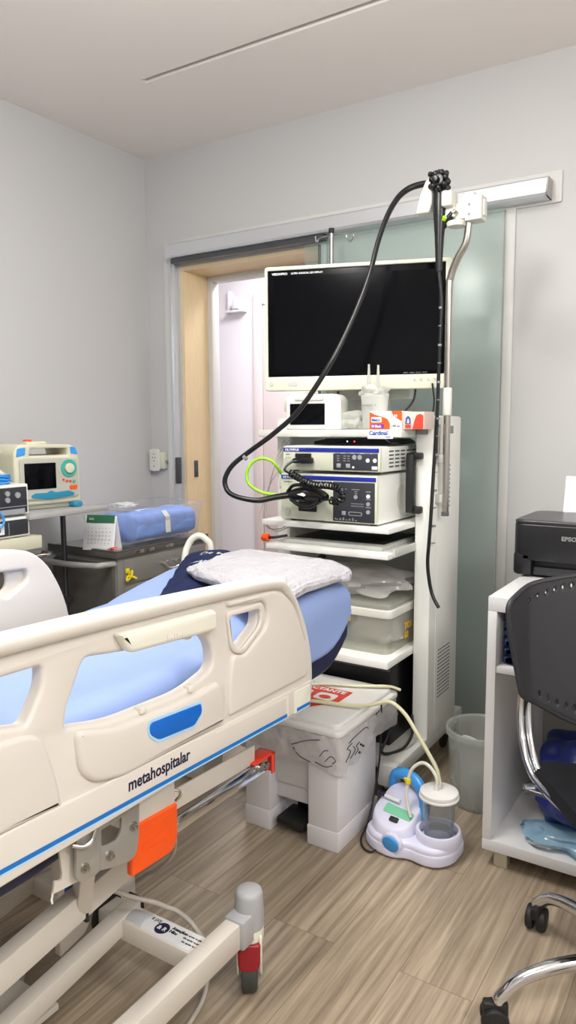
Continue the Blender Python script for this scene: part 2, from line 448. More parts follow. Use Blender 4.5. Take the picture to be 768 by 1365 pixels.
MB().box(-2.60, -1.70, YW-.07, YW-.03, 2.13, 2.156).build('rail', 'dark_metal', o)
GX0, GX1, GY = -1.815, -.902, YW-.045
g = thing('sliding_glass_door', 'pale green glass sliding door leaf parked against the back wall behind the monitor tower', 'glass door', ((GX0+GX1)/2, GY, .01))
MB(g.location).box(GX0, GX1, GY, GY+.01, .01, 2.15, .001).build('glass_pane', 'door_glass', g)
MB(g.location).box(-1.752, -1.738, GY+.012, GY+.04, .01, 2.12, .001).build('seal', 'rubber', g)
MB(g.location).box(-1.736, -1.712, GY+.011, GY+.032, .01, 2.12, .002).build('jamb_profile', 'aluminium', g)

# socket box on the back wall by the corner
k = thing('socket_box', 'white surface-mounted socket box on the wall beside the door frame', 'socket', (-2.765, YW, 1.06))
o = k.location
MB(o).box(-2.79, -2.715, YW-.028, YW, 1.075, 1.165, .004).build('back_box', 'ivory', k)
MB(o).plate(rounded([(-2.812, 1.062), (-2.742, 1.062), (-2.742, 1.182), (-2.812, 1.182)], .016), (), .016, .004, fy(YW-.026)).build('face_plate', 'device_white', k)
for dx, dz, r_ in ((-.008, .014, .003), (.008, .014, .003), (0, -.004, .003), (0, .033, .003), (0, -.032, .003)): MB(o).cyl((-2.777+dx, YW-.0415, 1.122+dz), (-2.777+dx, YW-.0445, 1.122+dz), r_, n=10).build('socket_hole', 'dark_metal', k)
MB(o).cyl((-2.715, YW-.014, 1.115), (-2.700, YW-.014, 1.115), .007).build('screw', 'steel', k)

# ------------------------------------------------------------------ lights
def area(name, loc, sx, sy, power, col=(1, 1, 1), rot=(0, 0, 0)):
    l = bpy.data.lights.new(name, 'AREA'); l.shape = 'RECTANGLE'; l.size = sx; l.size_y = sy; l.energy = power; l.color = col
    o = bpy.data.objects.new(name, l); COL.objects.link(o); o.location = loc; o.rotation_euler = rot
    return o
area('ceiling_lamp_and_fill', (-1.2, 1.35, 2.69), .35, .35, 12, (1, .98, .95))
area('ceiling_lamp_and_fill', (.7, -.6, 2.69), 1.2, .6, 36, (1, .98, .95))  # added fill panel with no known fixture, softens the room light
def fill_light(name, loc, r, power, col):
    l = bpy.data.lights.new(name, 'POINT'); l.shadow_soft_size = r; l.energy = power; l.color = col
    o = bpy.data.objects.new(name, l); COL.objects.link(o); o.location = loc; return o
fill_light('ceiling_fill', (-1.0, 1.0, 2.32), .12, 29, (1, .98, .95))  # added point light to brighten the ceiling, no pendant hangs here
fill_light('ceiling_fill', (1.2, .9, 2.32), .12, 38, (1, .98, .95))  # second added fill, unseen on the right, likewise without a fitting
area('corridor_lamp', (-2.4, 3.85, 2.59), .8, .4, 24, (.97, .96, 1))
w = bpy.data.worlds.new('world'); S.world = w; w.use_nodes = True
w.node_tree.nodes['Background'].inputs[0].default_value = (.9, .92, 1, 1); w.node_tree.nodes['Background'].inputs[1].default_value = .3

class Each:
    """collects small round or square controls and links each as a part of its own"""
    def __init__(s, o, name, m_): s.o = o; s.n = name; s.m = m_; s.L = []
    def cyl(s, *a, **k): s.L.append(('cyl', a, k)); return s
    def box(s, *a, **k): s.L.append(('box', a, k)); return s
    def plate(s, *a, **k): s.L.append(('plate', a, k)); return s
    def out(s, parent):
        for f_, a, k in s.L: getattr(MB(s.o), f_)(*a, **k).build(s.n, s.m, parent)
# ================================================================== endoscopy tower
TX0, TX1 = -1.595, -.955                     # outer faces of the side panels
cart = thing('equipment_cart', 'tall white wheeled equipment cart carrying the black screen and the stacked units', 'cart', ((TX0+TX1)/2, 2.5, 0))
O = cart.location
def vent_slots(mb, x, y0, y1, z0, z1, rows, cols, slope=0., h=.006, mi=0):
    for r_ in range(rows):
        for c_ in range(cols):
            yy = y0+(y1-y0)*(c_+.5)/cols; zz = z0+(z1-z0)*(r_+.5)/rows
            mb.box(x-.0005, x+.0008, yy-(y1-y0)/cols*.38, yy+(y1-y0)/cols*.38, zz-h/2, zz+h/2, mi=mi)
for side in (1, -1):
    xa, xb = (TX1-.06, TX1) if side > 0 else (TX0, TX0+.06)
    m = MB(O)
    m.box(xa, xb, 2.42, 2.70, .17, 1.335, .006)
    if side > 0:
        m.box(xb-.001, xb+.0015, 2.48, 2.70, .19, 1.33, .001)
    p = m.build('side_panel', 'cart_white', cart)
    if side > 0:
        v = MB(O)
        vent_slots(v, xb+.001, 2.545, 2.60, 1.0, 1.165, 10, 4)
        vent_slots(v, xb+.001, 2.505, 2.63, .30, .49, 14, 7, h=.0055)
        v.build('vent_grille', 'vent_dark', p)
        MB(O).box(xb, xb+.003, 2.54, 2.62, 1.272, 1.30, .001).build('recess_plate', 'print_grey', p)
        MB(O).box(xa+.002, xa+.045, 2.417, 2.421, 1.27, 1.30, .001).build('latch_plate', 'print_grey', p)
# shelves
def shelf(x0, x1, y0, y1, z0, z1, nm='shelf', m_='cart_white'):
    return MB(O).box(x0, x1, y0, y1, z0, z1, .003).build(nm, m_, cart)
shelf(-1.60, -1.016, 2.30, 2.70, 1.262, 1.288, m_='device_white')
shelf(-1.525, -1.017, 2.21, 2.68, .944, .964)
shelf(-1.525, -1.017, 2.21, 2.68, .483, .509)
# pull-out keyboard tray
tr = shelf(-1.505, -1.017, 2.205, 2.62, .858, .878, 'pull_out_tray')
MB(O).box(-1.46, -1.06, 2.25, 2.60, .878, .893, .003).build('tray_insert', 'cart_grey', tr)
MB(O).box(-1.44, -1.075, 2.30, 2.58, .893, .896, .001).build('tray_mat', 'black', tr)
MB(O).box(-1.018, -1.008, 2.24, 2.64, .862, .890, .002).cyl((-1.008, 2.26, .876), (-1.006, 2.26, .876), .005).build('slide_rail', 'cart_grey', tr)
# rear panel and inner posts
MB(O).box(TX0+.06, TX1-.06, 2.685, 2.70, .17, .94, .002).build('rear_panel', 'cart_grey', cart)
# base frame: two long feet and a deck
bf = MB(O)
bf.box(-1.02, -.957, 2.155, 2.80, .125, .175, .008); bf.box(-1.595, -1.532, 2.155, 2.80, .125, .175, .008)
bf.box(-1.56, -.99, 2.20, 2.72, .135, .168, .006)
bf.box(-1.025, -.955, 2.15, 2.20, .10, .180, .01); bf.box(-1.597, -1.527, 2.15, 2.20, .10, .180, .01)
bf.build('base_frame', 'cart_grey', cart)
for x in (-1.0, -1.55):
    for y in (2.22, 2.76):
        c = MB(O).cyl((x, y, .125), (x, y, .10), .018).box(x-.022, x+.022, y-.03, y+.02, .07, .11, .01).build('caster', 'cable_grey', cart)
        MB(O).cyl((x-.014, y+.01, .04), (x-.028, y+.01, .04), .04, bev=.004).build('wheel', 'tyre', c)
        MB(O).cyl((x+.014, y+.01, .04), (x+.028, y+.01, .04), .04, bev=.004).build('wheel', 'tyre', c)
# black grab handle
hd = MB(O); hd.box(-1.035, -1.005, 2.375, 2.40, .998, 1.205, .008)
hd.box(-1.03, -.985, 2.39, 2.425, 1.185, 1.208, .006); hd.box(-1.03, -.985, 2.39, 2.425, .995, 1.02, .006)
hd.build('grab_handle', 'rubber', cart)
# lock plate beside it
MB(O).box(-.952, -.946, 2.44, 2.475, 1.185, 1.305, .002).cyl((-.946, 2.457, 1.30), (-.944, 2.457, 1.30), .004).cyl((-.946, 2.457, 1.195), (-.944, 2.457, 1.195), .004).build('rail_bracket', 'steel', cart)
# scope hanger pole: steel tube, plastic sleeve and the forked holder
hp = MB(O); hp.tube([(-.922, 2.47, 1.0), (-.922, 2.47, 1.2), (-.924, 2.47, 1.72), (-.918, 2.47, 1.80), (-.895, 2.465, 1.855), (-.865, 2.462, 1.905), (-.855, 2.46, 1.97)], .0125, n=16).build('hanger_pole', 'steel', cart)
MB(O).cyl((-.922, 2.47, 1.335), (-.922, 2.47, 1.43), .0155, bev=.003).build('pole_sleeve', 'device_white', cart)
MB(O).cyl((-.922, 2.47, .985), (-.922, 2.47, 1.0), .0135).build('pole_cap', 'vent_dark', cart)
for z in (1.17, 1.03): MB(O).box(-.955, -.93, 2.455, 2.485, z, z+.03, .003).build('pole_clamp', 'cart_grey', cart)
hg = MB(O)
hg.box(-.90, -.80, 2.445, 2.475, 1.978, 2.03, .003)
hg.box(-.862, -.805, 2.43, 2.49, 1.965, 2.045, .006).box(-.868, -.835, 2.44, 2.48, 2.03, 2.06, .006)
hg.box(-.935, -.897, 2.405, 2.47, 2.015, 2.068, .009)
hg.box(-.94, -.895, 2.43, 2.475, 1.985, 2.02, .006)
hg.plate(rounded([(-1.035, 2.012), (-.985, 2.012), (-.975, 2.04), (-.975, 2.115), (-.985, 2.122), (-.998, 2.118), (-1.018, 2.075)], .008), (), .05, .006, fy(2.48))
hg.box(-1.0, -.93, 2.455, 2.475, 2.015, 2.035, .004)
hg = hg.build('scope_hanger', 'device_white', cart)
for z in (2.015, 1.985): MB(O).cyl((-.846, 2.432, z), (-.846, 2.428, z), .004).build('screw', 'dark_metal', hg)
MB(O).lathe([(0, .0), (.03, .004), (.034, .016), (.03, .02), (0, .02)], (-.895, 2.45, 1.952), 24).build('hanger_cup', 'device_white', hg)
# monitor arm rising at the back of the cart
MB(O).box(-1.36, -1.22, 2.60, 2.66, 1.288, 1.50, .006).box(-1.44, -1.10, 2.56, 2.60, 1.40, 1.46, .004).build('monitor_post', 'cart_grey', cart)
MB(O).box(-1.34, -1.24, 2.50, 2.62, 1.52, 1.68, .01).box(-1.31, -1.27, 2.60, 2.66, 1.45, 1.66, .008).build('monitor_mount', 'cart_grey', cart)
for x in (-1.40, -1.20): MB(O).cyl((x, 2.558, 1.43), (x, 2.562, 1.43), .005).build('bolt', 'dark_metal', cart)
# infusion pole with hooks at the rear
ip = MB(O); ip.cyl((-1.565, 2.80, .18), (-1.565, 2.80, 2.10), .0095); ip.box(-1.59, -1.54, 2.70, 2.815, .9, .93, .004); ip.box(-1.59, -1.54, 2.70, 2.815, 1.22, 1.25, .004)
ip = ip.build('drip_pole', 'steel', cart)
MB(O).cyl((-1.565, 2.80, 2.10), (-1.565, 2.80, 2.122), .012, bev=.003).build('pole_cap', 'rubber', ip)
MB(O).tube([(-1.565, 2.80, 2.092), (-1.52, 2.79, 2.092), (-1.49, 2.785, 2.085), (-1.482, 2.783, 2.065), (-1.468, 2.78, 2.052), (-1.452, 2.777, 2.062), (-1.45, 2.776, 2.078)], .0032, n=8).build('hook', 'steel', ip)
MB(O).tube([(-1.565, 2.80, 2.092), (-1.60, 2.80, 2.092), (-1.625, 2.80, 2.088), (-1.632, 2.80, 2.075), (-1.64, 2.80, 2.078), (-1.643, 2.80, 2.10)], .0032, n=8).build('hook', 'steel', ip)

# ------------------------------------------------------------------ main screen
my = math.atan2(.22, .647)
mon = thing('medical_monitor', 'large black medical display with ivory bezel on top of the equipment cart', 'monitor', (-1.275, 2.47, 1.432), my)
W2, H = .340, .452
MB().plate(rounded([(-W2, 0), (W2, 0), (W2, H), (-W2, H)], .014), (rounded([(-W2+.012, .052), (W2-.022, .052), (W2-.022, H-.014), (-W2+.012, H-.014)], .003),), .035, .004, fy(0)).build('bezel', 'ivory', mon)
MB().box(-W2+.01, W2-.01, .0, .045, .01, H-.01, .012).box(-.16, .16, .04, .075, .08, .36, .02).build('housing', 'ivory', mon)
sc = MB().box(-W2+.011, W2-.021, -.028, -.004, .05, H-.013, .001).build('screen', 'screen_black', mon)
MB().box(-W2+.035, W2-.045, -.0285, -.028, .066, H-.036).build('display_area', 'black_gloss', sc)
q = MB(); q.text('VISIONPRO', .0115, fy(-.0286, -W2+.028, H-.030), bold=.02); q.text('ULTRA SURGICAL LED DISPLAY', .0085, fy(-.0286, -W2+.100, H-.029), bold=.02)
q.build('lettering', 'print_white', sc)
MB().text('INPUT   MENU   ENTER   MODE', .006, fy(-.0286, .175, .056)).build('lettering', 'print_grey', sc)
q = Each((0, 0, 0), 'button', 'cart_grey'); q.cyl((-W2+.025, -.034, .026), (-W2+.025, -.0375, .026), .008, n=20)
for i in range(4): q.cyl((.215+i*.024, -.034, .033), (.215+i*.024, -.0365, .033), .005, n=16)
q.plate(rounded([(-W2+.09, .018), (-W2+.125, .018), (-W2+.125, .034), (-W2+.09, .034)], .006), (), .003, 0, fy(-.034))
q.out(mon)

# ------------------------------------------------------------------ stacked processors
def dial(q, x, z, y, r, mi=0): q.cyl((x, y, z), (x, y-.003, z), r, n=20, mi=mi)
def processor(name, label, x0, x1, y0, y1, z0, z1, tall):
    t = thing(name, label, 'medical device', ((x0+x1)/2, y0, z0), 0, None)
    o = t.location
    MB(o).box(x0, x1, y0+.012, y1, z0+.006, z1, .004).build('housing', 'cart_white', t)
    MB(o).box(x0, x1, y0, y0+.014, z0+.008, z1-.002, .004).build('front_panel', 'ivory', t)
    for xx in (x0+.03, x1-.03):
        for yy in (y0+.04, y1-.04): MB(o).cyl((xx, yy, z0), (xx, yy, z0+.008), .012).build('rubber_foot', 'rubber', t)
    st = MB(o).box(x0+.003, x1-.004, y0-.0025, y0+.001, z1-.020, z1-.006, .001).build('brand_stripe', 'oly_blue', t)
    MB(o).text('OLYMPUS', .0115, fy(y0-.003, x0+.010, z1-.0175), bold=.02, sx=1.15).build('lettering', 'print_white', st)
    xd = x0+(.205 if not tall else .215)
    pn = MB(o).box(xd, x1-.008, y0-.002, y0+.001, z0+.012, z1-.024, .001).build('control_panel', 'panel_dark', t)
    g_, w_, p_ = Each(o, 'button', 'button_grey'), Each(o, 'white_button', 'button_white'), MB(o)
    yb = y0-.002
    if not tall:
        for i, xx in enumerate((.022, .058)): g_.box(xd+xx-.008, xd+xx+.008, yb-.002, yb, z0+.020, z0+.034, .001)
        for xx in (.082, .102): g_.cyl((xd+xx, yb, z0+.056), (xd+xx, yb-.002, z0+.056), .008, n=16)
        w_.cyl((xd+.132, yb, z0+.046), (xd+.132, yb-.002, z0+.046), .007, n=16).cyl((xd+.158, yb, z0+.046), (xd+.158, yb-.002, z0+.046), .007, n=16)
        w_.box(xd+.147, xd+.168, yb-.002, yb, z0+.016, z0+.027, .003).cyl((xd+.078, yb, z0+.022), (xd+.078, yb-.002, z0+.022), .004, n=12)
        for xx in (.02, .045, .06): 
            for k_ in range(3): p_.box(xd+xx-.005, xd+xx+.004, yb-.0008, yb, z0+.042+k_*.008, z0+.045+k_*.008)
        for xx in (.018, .056, .092, .132, .158): p_.box(xd+xx-.010, xd+xx+.009, yb-.0008, yb, z0+.068, z0+.0705)
        MB(o).box(x0+.052, x0+.118, y0-.004, y0, z0+.034, z0+.066, .002).build('socket', 'black', t)
    else:
        for k_, zz in enumerate((.108, .082, .055)): 
            (w_ if k_ == 0 else g_).cyl((xd+.135, yb, z0+zz-.006), (xd+.135, yb-.003, z0+zz-.006), .007, n=16)
            p_.box(xd+.126, xd+.144, yb-.0008, yb, z0+zz+.008, z0+zz+.011)
        g_.cyl((xd+.088, yb, z0+.098), (xd+.088, yb-.003, z0+.098), .007, n=16)
        g_.box(xd+.035, xd+.05, yb-.002, yb, z0+.034, z0+.048, .001)
        g_.plate(rounded([(xd+.06, z0+.034), (xd+.112, z0+.034), (xd+.112, z0+.047), (xd+.06, z0+.047)], .006), (rounded([(xd+.063, z0+.036), (xd+.109, z0+.036), (xd+.109, z0+.045), (xd+.063, z0+.045)], .004),), .001, 0, fy(yb))
        for zz in (.066, .074): p_.box(xd+.07, xd+.118, yb-.0008, yb, z0+zz, z0+zz+.002)
        for i in range(7): p_.box(xd+.014+i*.012, xd+.020+i*.012, yb-.0008, yb, z0+.016, z0+.020+.003*(i % 3))
        for xx in (.04, .088): p_.box(xd+xx-.016, xd+xx+.014, yb-.0008, yb, z0+.122, z0+.1245)
        for k_ in range(2): p_.box(xd+.083, xd+.094, yb-.0008, yb, z0+.108+k_*.007, z0+.1105+k_*.007)
        p_.cyl((xd+.010, yb, z0+.020), (xd+.010, yb-.001, z0+.020), .003, n=10)
        MB(o).box(x0+.075, x0+.15, y0-.004, y0, z0+.038, z0+.115, .008).build('socket_recess', 'black', t)
    g_.out(pn); w_.out(pn); p_.build('printed_legend', 'print_grey', pn)
    MB(o).text('EVIS EXERA III' if tall else 'VISERA', .006, fy(y0-.0005, x0+.012, z1-.032)).build('model_lettering', 'print_grey', t)
    q = MB(o); zc_ = z0+(.032 if tall else .04); xc_ = x0+(.03 if tall else .022)
    q.lathe([(.013, 0), (.0145, .001), (.0145, .002), (.012, .002), (.012, .0005)], (0, 0, 0), 28, mx=face((xc_, y0, zc_), (1, 0, 0), (0, 0, 1)))
    q.cyl((xc_, y0, zc_), (xc_, y0-.003, zc_), .0085, n=20)
    q.build('power_button', 'cart_grey', t)
    if not tall:
        v = MB(o)
        for r_ in range(5):
            for c_ in range(6):
                v.box(x1-.0005, x1+.0008, y0+.07+c_*.048, y0+.105+c_*.048, z0+.020+r_*.013, z0+.0255+r_*.013)
        v.build('vent_grille', 'vent_dark', t)
    else:
        MB(o).cyl((x1-.001, y0+.20, z0+.085), (x1+.001, y0+.20, z0+.085), .045, n=32).build('side_disc', 'device_white', t)
    return t
processor('light_source', 'lower, taller grey-white processor box with blue stripe and dark control panel', -1.447, -1.066, 2.22, 2.60, .964, 1.135, True)
processor('video_processor', 'upper, slimmer grey-white unit with blue stripe and vented side, stacked on the taller one', -1.437, -1.056, 2.22, 2.60, 1.140, 1.232, False)
# flat black recorder lying on top
k = thing('media_recorder', 'flat black device with two tiny lights under the top shelf', 'medical device', (-1.19, 2.30, 1.232)); o = k.location
MB(o).plate(rounded([(-1.345, 1.2355), (-1.05, 1.2355), (-1.05, 1.245), (-1.07, 1.256), (-1.29, 1.258), (-1.345, 1.247)], .003), (), .22, .002, fy(2.50)).build('housing', 'black_gloss', k)
MB(o).sphere((-1.21, 2.279, 1.2475), .0022).build('indicator', 'led_white', k)
MB(o).sphere((-1.182, 2.279, 1.2475), .0024).build('indicator', 'led_red', k)

# ------------------------------------------------------------------ on the top shelf
k = thing('touchscreen_unit', 'small white unit with a black touchscreen at the left of the top shelf', 'medical device', (-1.39, 2.40, 1.288), R(12)); o = Vector()
pr = rounded([(-.105, 0), (.105, 0), (.105, .108), (.085, .128), (-.06, .128), (-.105, .12)], [.006, .008, .03, .02, .02, .02])
MB().plate(pr, (), .10, .006, fy(.02)).build('housing', 'device_white', k)
MB().box(-.088, .045, -.083, -.078, .018, .094, .002).build('screen', 'black_gloss', k)
MB().box(-.07, .04, -.086, -.078, .105, .124, .008).build('handle_lip', 'device_white', k)
MB().box(-.125, -.104, -.05, -.02, .068, .105, .005).build('side_knob', 'cart_grey', k)
# crumpled white gauze pack
m = MB()
def crumple(c, sx, sy, sz, amp, seed, fr=22):
    def fn(u, v):
        a = 2*PI*u; b = PI*(v-.5)
        x, y, z = math.cos(b)*math.cos(a), math.cos(b)*math.sin(a), math.sin(b)
        x = math.copysign(abs(x)**.7, x); y = math.copysign(abs(y)**.7, y); z = math.copysign(abs(z)**.7, z)
        p = Vector((c[0]+x*sx, c[1]+y*sy, max(c[2]+z*sz, c[2]-sz*.86)))
        k_ = 1+amp*noise.noise(Vector((x*2+seed, y*2, z*2))*1.0+Vector((seed, 0, 0)))+amp*.6*noise.noise(p*fr+Vector((seed, 1, 2)))
        return Vector((c[0]+x*sx*k_, c[1]+y*sy*k_, max(c[2]+z*sz*k_, c[2]-sz*.86)))
    return fn
m.grid(crumple((-1.275, 2.41, 1.318), .072, .05, .034, .35, 3), 48, 24, closed_u=True)
solo('gauze_pack', m, 'white_film', 'crumpled clear bag of white gauze between the touchscreen unit and the jug', 'gauze', loc=(-1.275, 2.41, 1.289))
# two-nozzle jug
k = thing('nozzle_jug', 'white plastic jug stuffed with film and holding two upright nozzles, on the top shelf', 'container', (-1.155, 2.38, 1.288)); o = k.location
MB(o).lathe([(0, 0), (.036, 0), (.041, .004), (.047, .10), (.050, .118), (.046, .120), (.044, .10), (.038, .008), (0, .006)], o, 40, sx=1.05, sy=.8).build('jug_body', 'white_film', k)
m = MB(o); m.grid(crumple((-1.155, 2.38, 1.42), .046, .036, .024, .4, 9, 35), 40, 20, closed_u=True); m.build('film_stuffing', 'white_film', k)
for dx in (-.019, .017): MB(o).cyl((-1.157+dx, 2.375, 1.40), (-1.155+dx*1.0, 2.37, 1.515-.004*(dx > 0)), .0085, .0035, n=12).build('nozzle', 'white_film', k)
MB(o).text('CHEMADEX  R', .010, face((-1.195, 2.338, 1.368), (1, 0, 0), (0, 0, 1))).build('lettering', 'print_grey', k)
# black cable and plug behind
m = MB(); m.tube([(-1.06, 2.52, 1.44), (-1.07, 2.52, 1.39), (-1.10, 2.50, 1.345), (-1.12, 2.48, 1.325)], .004, n=8); m.tube([(-1.105, 2.495, 1.342), (-1.13, 2.475, 1.32)], .010, k=1)
solo('signal_cable', m, 'rubber', 'short black cable with a thick plug hanging behind the glove box', 'cable', loc=(-1.08, 2.52, 1.44))
m = MB(); m.tube([(-.998, 2.52, 1.45), (-.99, 2.52, 1.39), (-.992, 2.51, 1.33), (-1.0, 2.50, 1.29)], .0035, n=8)
solo('power_cable', m, 'rubber', 'thin black cable dropping from the screen to the top shelf corner', 'cable', loc=(-.998, 2.52, 1.45))
# glove box (orange/white) and tissue pack
k = thing('glove_box', 'orange and white cardboard glove box on the front edge of the top shelf', 'box', (-1.05, 2.35, 1.288)); o = k.location
BX0, BX1, BY0, BY1, BZ0, BZ1 = -1.142, -1.022, 2.315, 2.40, 1.2885, 1.350
MB(o).box(BX0, BX1, BY0, BY1, BZ0, BZ1, .001).build('carton', 'paper', k)
def onf(y): return fy(y-.0005)
q = MB(o); q.plate([(BX0, BZ0), (BX0+.076, BZ0), (BX0+.076, BZ0+.02), (BX0+.066, BZ0+.036), (BX0+.045, BZ0+.044), (BX0+.02, BZ0+.05), (BX0, BZ1-.002)], (), .0004, 0, onf(BY0))
q.plate(rounded([(BX0+.08, BZ1), (BX1, BZ1), (BX1, BZ1-.035), (BX1-.015, BZ1-.026), (BX0+.09, BZ1-.018)], .004), (), .0004, 0, onf(BY0)).build('orange_print', 'box_orange', k)
q = MB(o); q.plate(rounded([(BX0+.006, BZ0+.024), (BX0+.045, BZ0+.024), (BX0+.045, BZ0+.042), (BX0+.006, BZ0+.042)], .003), (), .0006, 0, onf(BY0)); q.text('M', .014, fy(BY0-.0008, BX1-.028, BZ1-.021), bold=.03)
q.build('white_print', 'paper', k)
MB(o).text('Med.x', .0125, fy(BY0-.0012, BX0+.008, BZ0+.028), bold=.05).build('blue_lettering', 'print_blue', k)
q = MB(o); q.plate(rounded([(BX0+.006, BZ0+.004), (BX0+.055, BZ0+.004), (BX0+.055, BZ0+.018), (BX0+.006, BZ0+.018)], .004), (), .0005, 0, onf(BY0))
q.build('purple_print', 'print_purple', k)
MB(o).text('O Black', .011, fy(BY0-.0012, BX0+.008, BZ0+.007), bold=.03).build('lettering', 'paper', k)
MB(o).text('100 un.', .011, fy(BY0-.0006, BX0+.082, BZ0+.008)).build('dark_lettering', 'ink', k)
k = thing('tissue_pack', 'small beige and red carton standing to the right of the glove box', 'box', (-.99, 2.36, 1.288)); o = k.location
MB(o).box(-1.020, -.945, 2.318, 2.41, 1.2885, 1.347, .001).build('carton', 'tissue_box', k)
q = MB(o); q.plate(rounded([(-.985, 1.2895), (-.947, 1.2895), (-.947, 1.334), (-.958, 1.340), (-.972, 1.334), (-.98, 1.31)], .003), (), .0006, 0, fy(2.3175)); q.box(-1.011, -.991, 2.317, 2.318, 1.292, 1.304)
q.build('red_print', 'box_red', k)
q = MB(o); q.plate(rounded([(-1.011, 1.306), (-.991, 1.306), (-.993, 1.326), (-1.001, 1.334), (-1.009, 1.326)], .003), (rounded([(-1.006, 1.309), (-.996, 1.309), (-.997, 1.321), (-1.001, 1.326), (-1.005, 1.321)], .002),), .0006, 0, fy(2.3175)).build('blue_print', 'print_blue', k)
# sticker on the shelf front
q = MB(); q.box(-1.142, -1.047, 2.2985, 2.2995, 1.257, 1.286)
k = solo('shelf_sticker', q, 'paper', 'white sticker reading Cardinal on the top shelf edge', 'sticker', loc=(-1.09, 2.2995, 1.27))
MB((-1.09, 2.2995, 1.27)).text('Cardinal', .0195, fy(2.2982, -1.136, 1.270), bold=.03, sx=1.05).text('Health', .007, fy(2.2982, -1.075, 1.261)).build('lettering', 'print_blue', k)

# ------------------------------------------------------------------ endoscope
e = thing('endoscope', 'black endoscope hanging from the hanger, its cable plugged into the taller processor', 'endoscope', (-.945, 2.44, 2.05)); o = e.location
m = MB(o)
m.lathe([(0, -.235), (.010, -.235), (.012, -.20), (.016, -.12), (.021, -.06), (.024, -.02), (.023, .02), (.024, .045), (.02, .06), (0, .064)], (-.948, 2.435, 2.05), 28)
m.lathe([(0, 0), (.012, 0), (.013, -.05), (.010, -.075), (0, -.075)], (0, 0, 0), 20, mx=Matrix.Translation((-.918, 2.44, 1.985)) @ Matrix.Rotation(R(42), 4, 'Y') @ Matrix.Translation((0, 0, .02)))
m.build('control_body', 'scope_black', e)
m = MB(o)
for wx, wr, wy in ((-.008, .030, -.012), (.012, .024, -.034)):
    c0 = Vector((-.945+wx*.3, 2.435+wy, 2.10))
    m.cyl(c0+Vector((0, .008, 0)), c0+Vector((0, -.008, 0)), wr*.8, n=24, bev=.003)
    for i in range(7):
        a = 2*PI*i/7+wx*20
        m.sphere(c0+Vector((math.cos(a)*wr, 0, math.sin(a)*wr)), .0105, (1, .9, 1), 10)
m.cyl((-.945, 2.40, 2.10), (-.945, 2.375, 2.10), .011, bev=.003)
m.build('angulation_wheels', 'scope_black', e)
m = MB(o)
for dx, dz in ((.026, .028), (.030, .004), (.033, -.020), (-.028, .034)): MB(o).cyl((-.945+dx*.5, 2.43, 2.09+dz), (-.945+dx*1.15, 2.405, 2.092+dz), .0085, bev=.003).build('valve_button', 'rubber', e)
MB(o).cyl((-.902, 2.44, 1.998), (-.893, 2.44, 2.006), .011).build('port_cap', 'steel', e)
MB(o).cyl((-.930, 2.425, 1.978), (-.924, 2.418, 1.984), .007).build('port_ring', 'green_cable', e)
uni = [(-.965, 2.445, 2.085), (-.995, 2.445, 2.108), (-1.03, 2.43, 2.105), (-1.058, 2.41, 2.090), (-1.078, 2.380, 2.058), (-1.094, 2.340, 1.998), (-1.107, 2.300, 1.912), (-1.117, 2.240, 1.771), (-1.146, 2.180, 1.634), (-1.190, 2.120, 1.500), (-1.279, 2.080, 1.357), (-1.370, 2.060, 1.277), (-1.455, 2.050, 1.221), (-1.521, 2.040, 1.174), (-1.547, 2.030, 1.136), (-1.554, 2.030, 1.104), (-1.535, 2.030, 1.074), (-1.499, 2.050, 1.056), (-1.447, 2.080, 1.048), (-1.409, 2.120, 1.057), (-1.376, 2.160, 1.063)]
MB(o).tube(uni, [.011, .0105, .0085, .0085, .0085, .0085, .0088, .012], n=14, k=8).build('universal_cord', 'scope_black', e)
MB(o).cyl((-1.478, 2.041, 1.193), (-1.471, 2.042, 1.198), .0098).build('cord_ring', 'print_grey', e)
ins = [(-.950, 2.435, 1.83), (-.940, 2.440, 1.721), (-.941, 2.440, 1.598), (-.944, 2.440, 1.472), (-.947, 2.440, 1.319), (-.951, 2.430, 1.164), (-.950, 2.410, 1.008), (-.952, 2.40, .903), (-.956, 2.40, .823), (-.944, 2.395, .748), (-.928, 2.390, .706), (-.905, 2.380, .677)]
it = MB(o).tube(ins, .0062, n=12, k=8).build('insertion_tube', 'scope_black', e)
m = MB(o); 
for i in range(14):
    z = 1.70-i*.062; m.cyl((-.9405-.0005*i, 2.44-.0015*max(0, i-6)*1.2, z), (-.9405-.0005*i, 2.44-.0015*max(0, i-6)*1.2, z-.003-.004*(i % 2 == 0)), .0067, n=12)
m.build('depth_marks', 'print_grey', it)
# connector body in front of the light source
m = MB(o)
m.tube([(-1.375, 2.163, 1.063), (-1.35, 2.168, 1.066), (-1.32, 2.175, 1.068), (-1.285, 2.18, 1.068), (-1.25, 2.175, 1.064), (-1.23, 2.172, 1.060)], [.015, .022, .027, .024, .02, .012], n=16)
m.box(-1.35, -1.27, 2.17, 2.222, 1.03, 1.098, .018).box(-1.31, -1.25, 2.15, 2.19, 1.040, 1.062, .008)
m.tube([(-1.38, 2.16, 1.075), (-1.35, 2.15, 1.098), (-1.30, 2.15, 1.10), (-1.26, 2.155, 1.085), (-1.235, 2.16, 1.065)], .006, n=8)
m.tube([(-1.36, 2.15, 1.05), (-1.32, 2.14, 1.033), (-1.28, 2.14, 1.030), (-1.25, 2.15, 1.045)], .007, n=8)
cn = m.build('light_guide_connector', 'scope_black', e)
MB(o).plate(rounded([(-1.335, 1.068), (-1.305, 1.062), (-1.298, 1.068), (-1.312, 1.075)], .002), (), .002, 0, fy(2.148)).build('white_mark', 'print_white', cn)
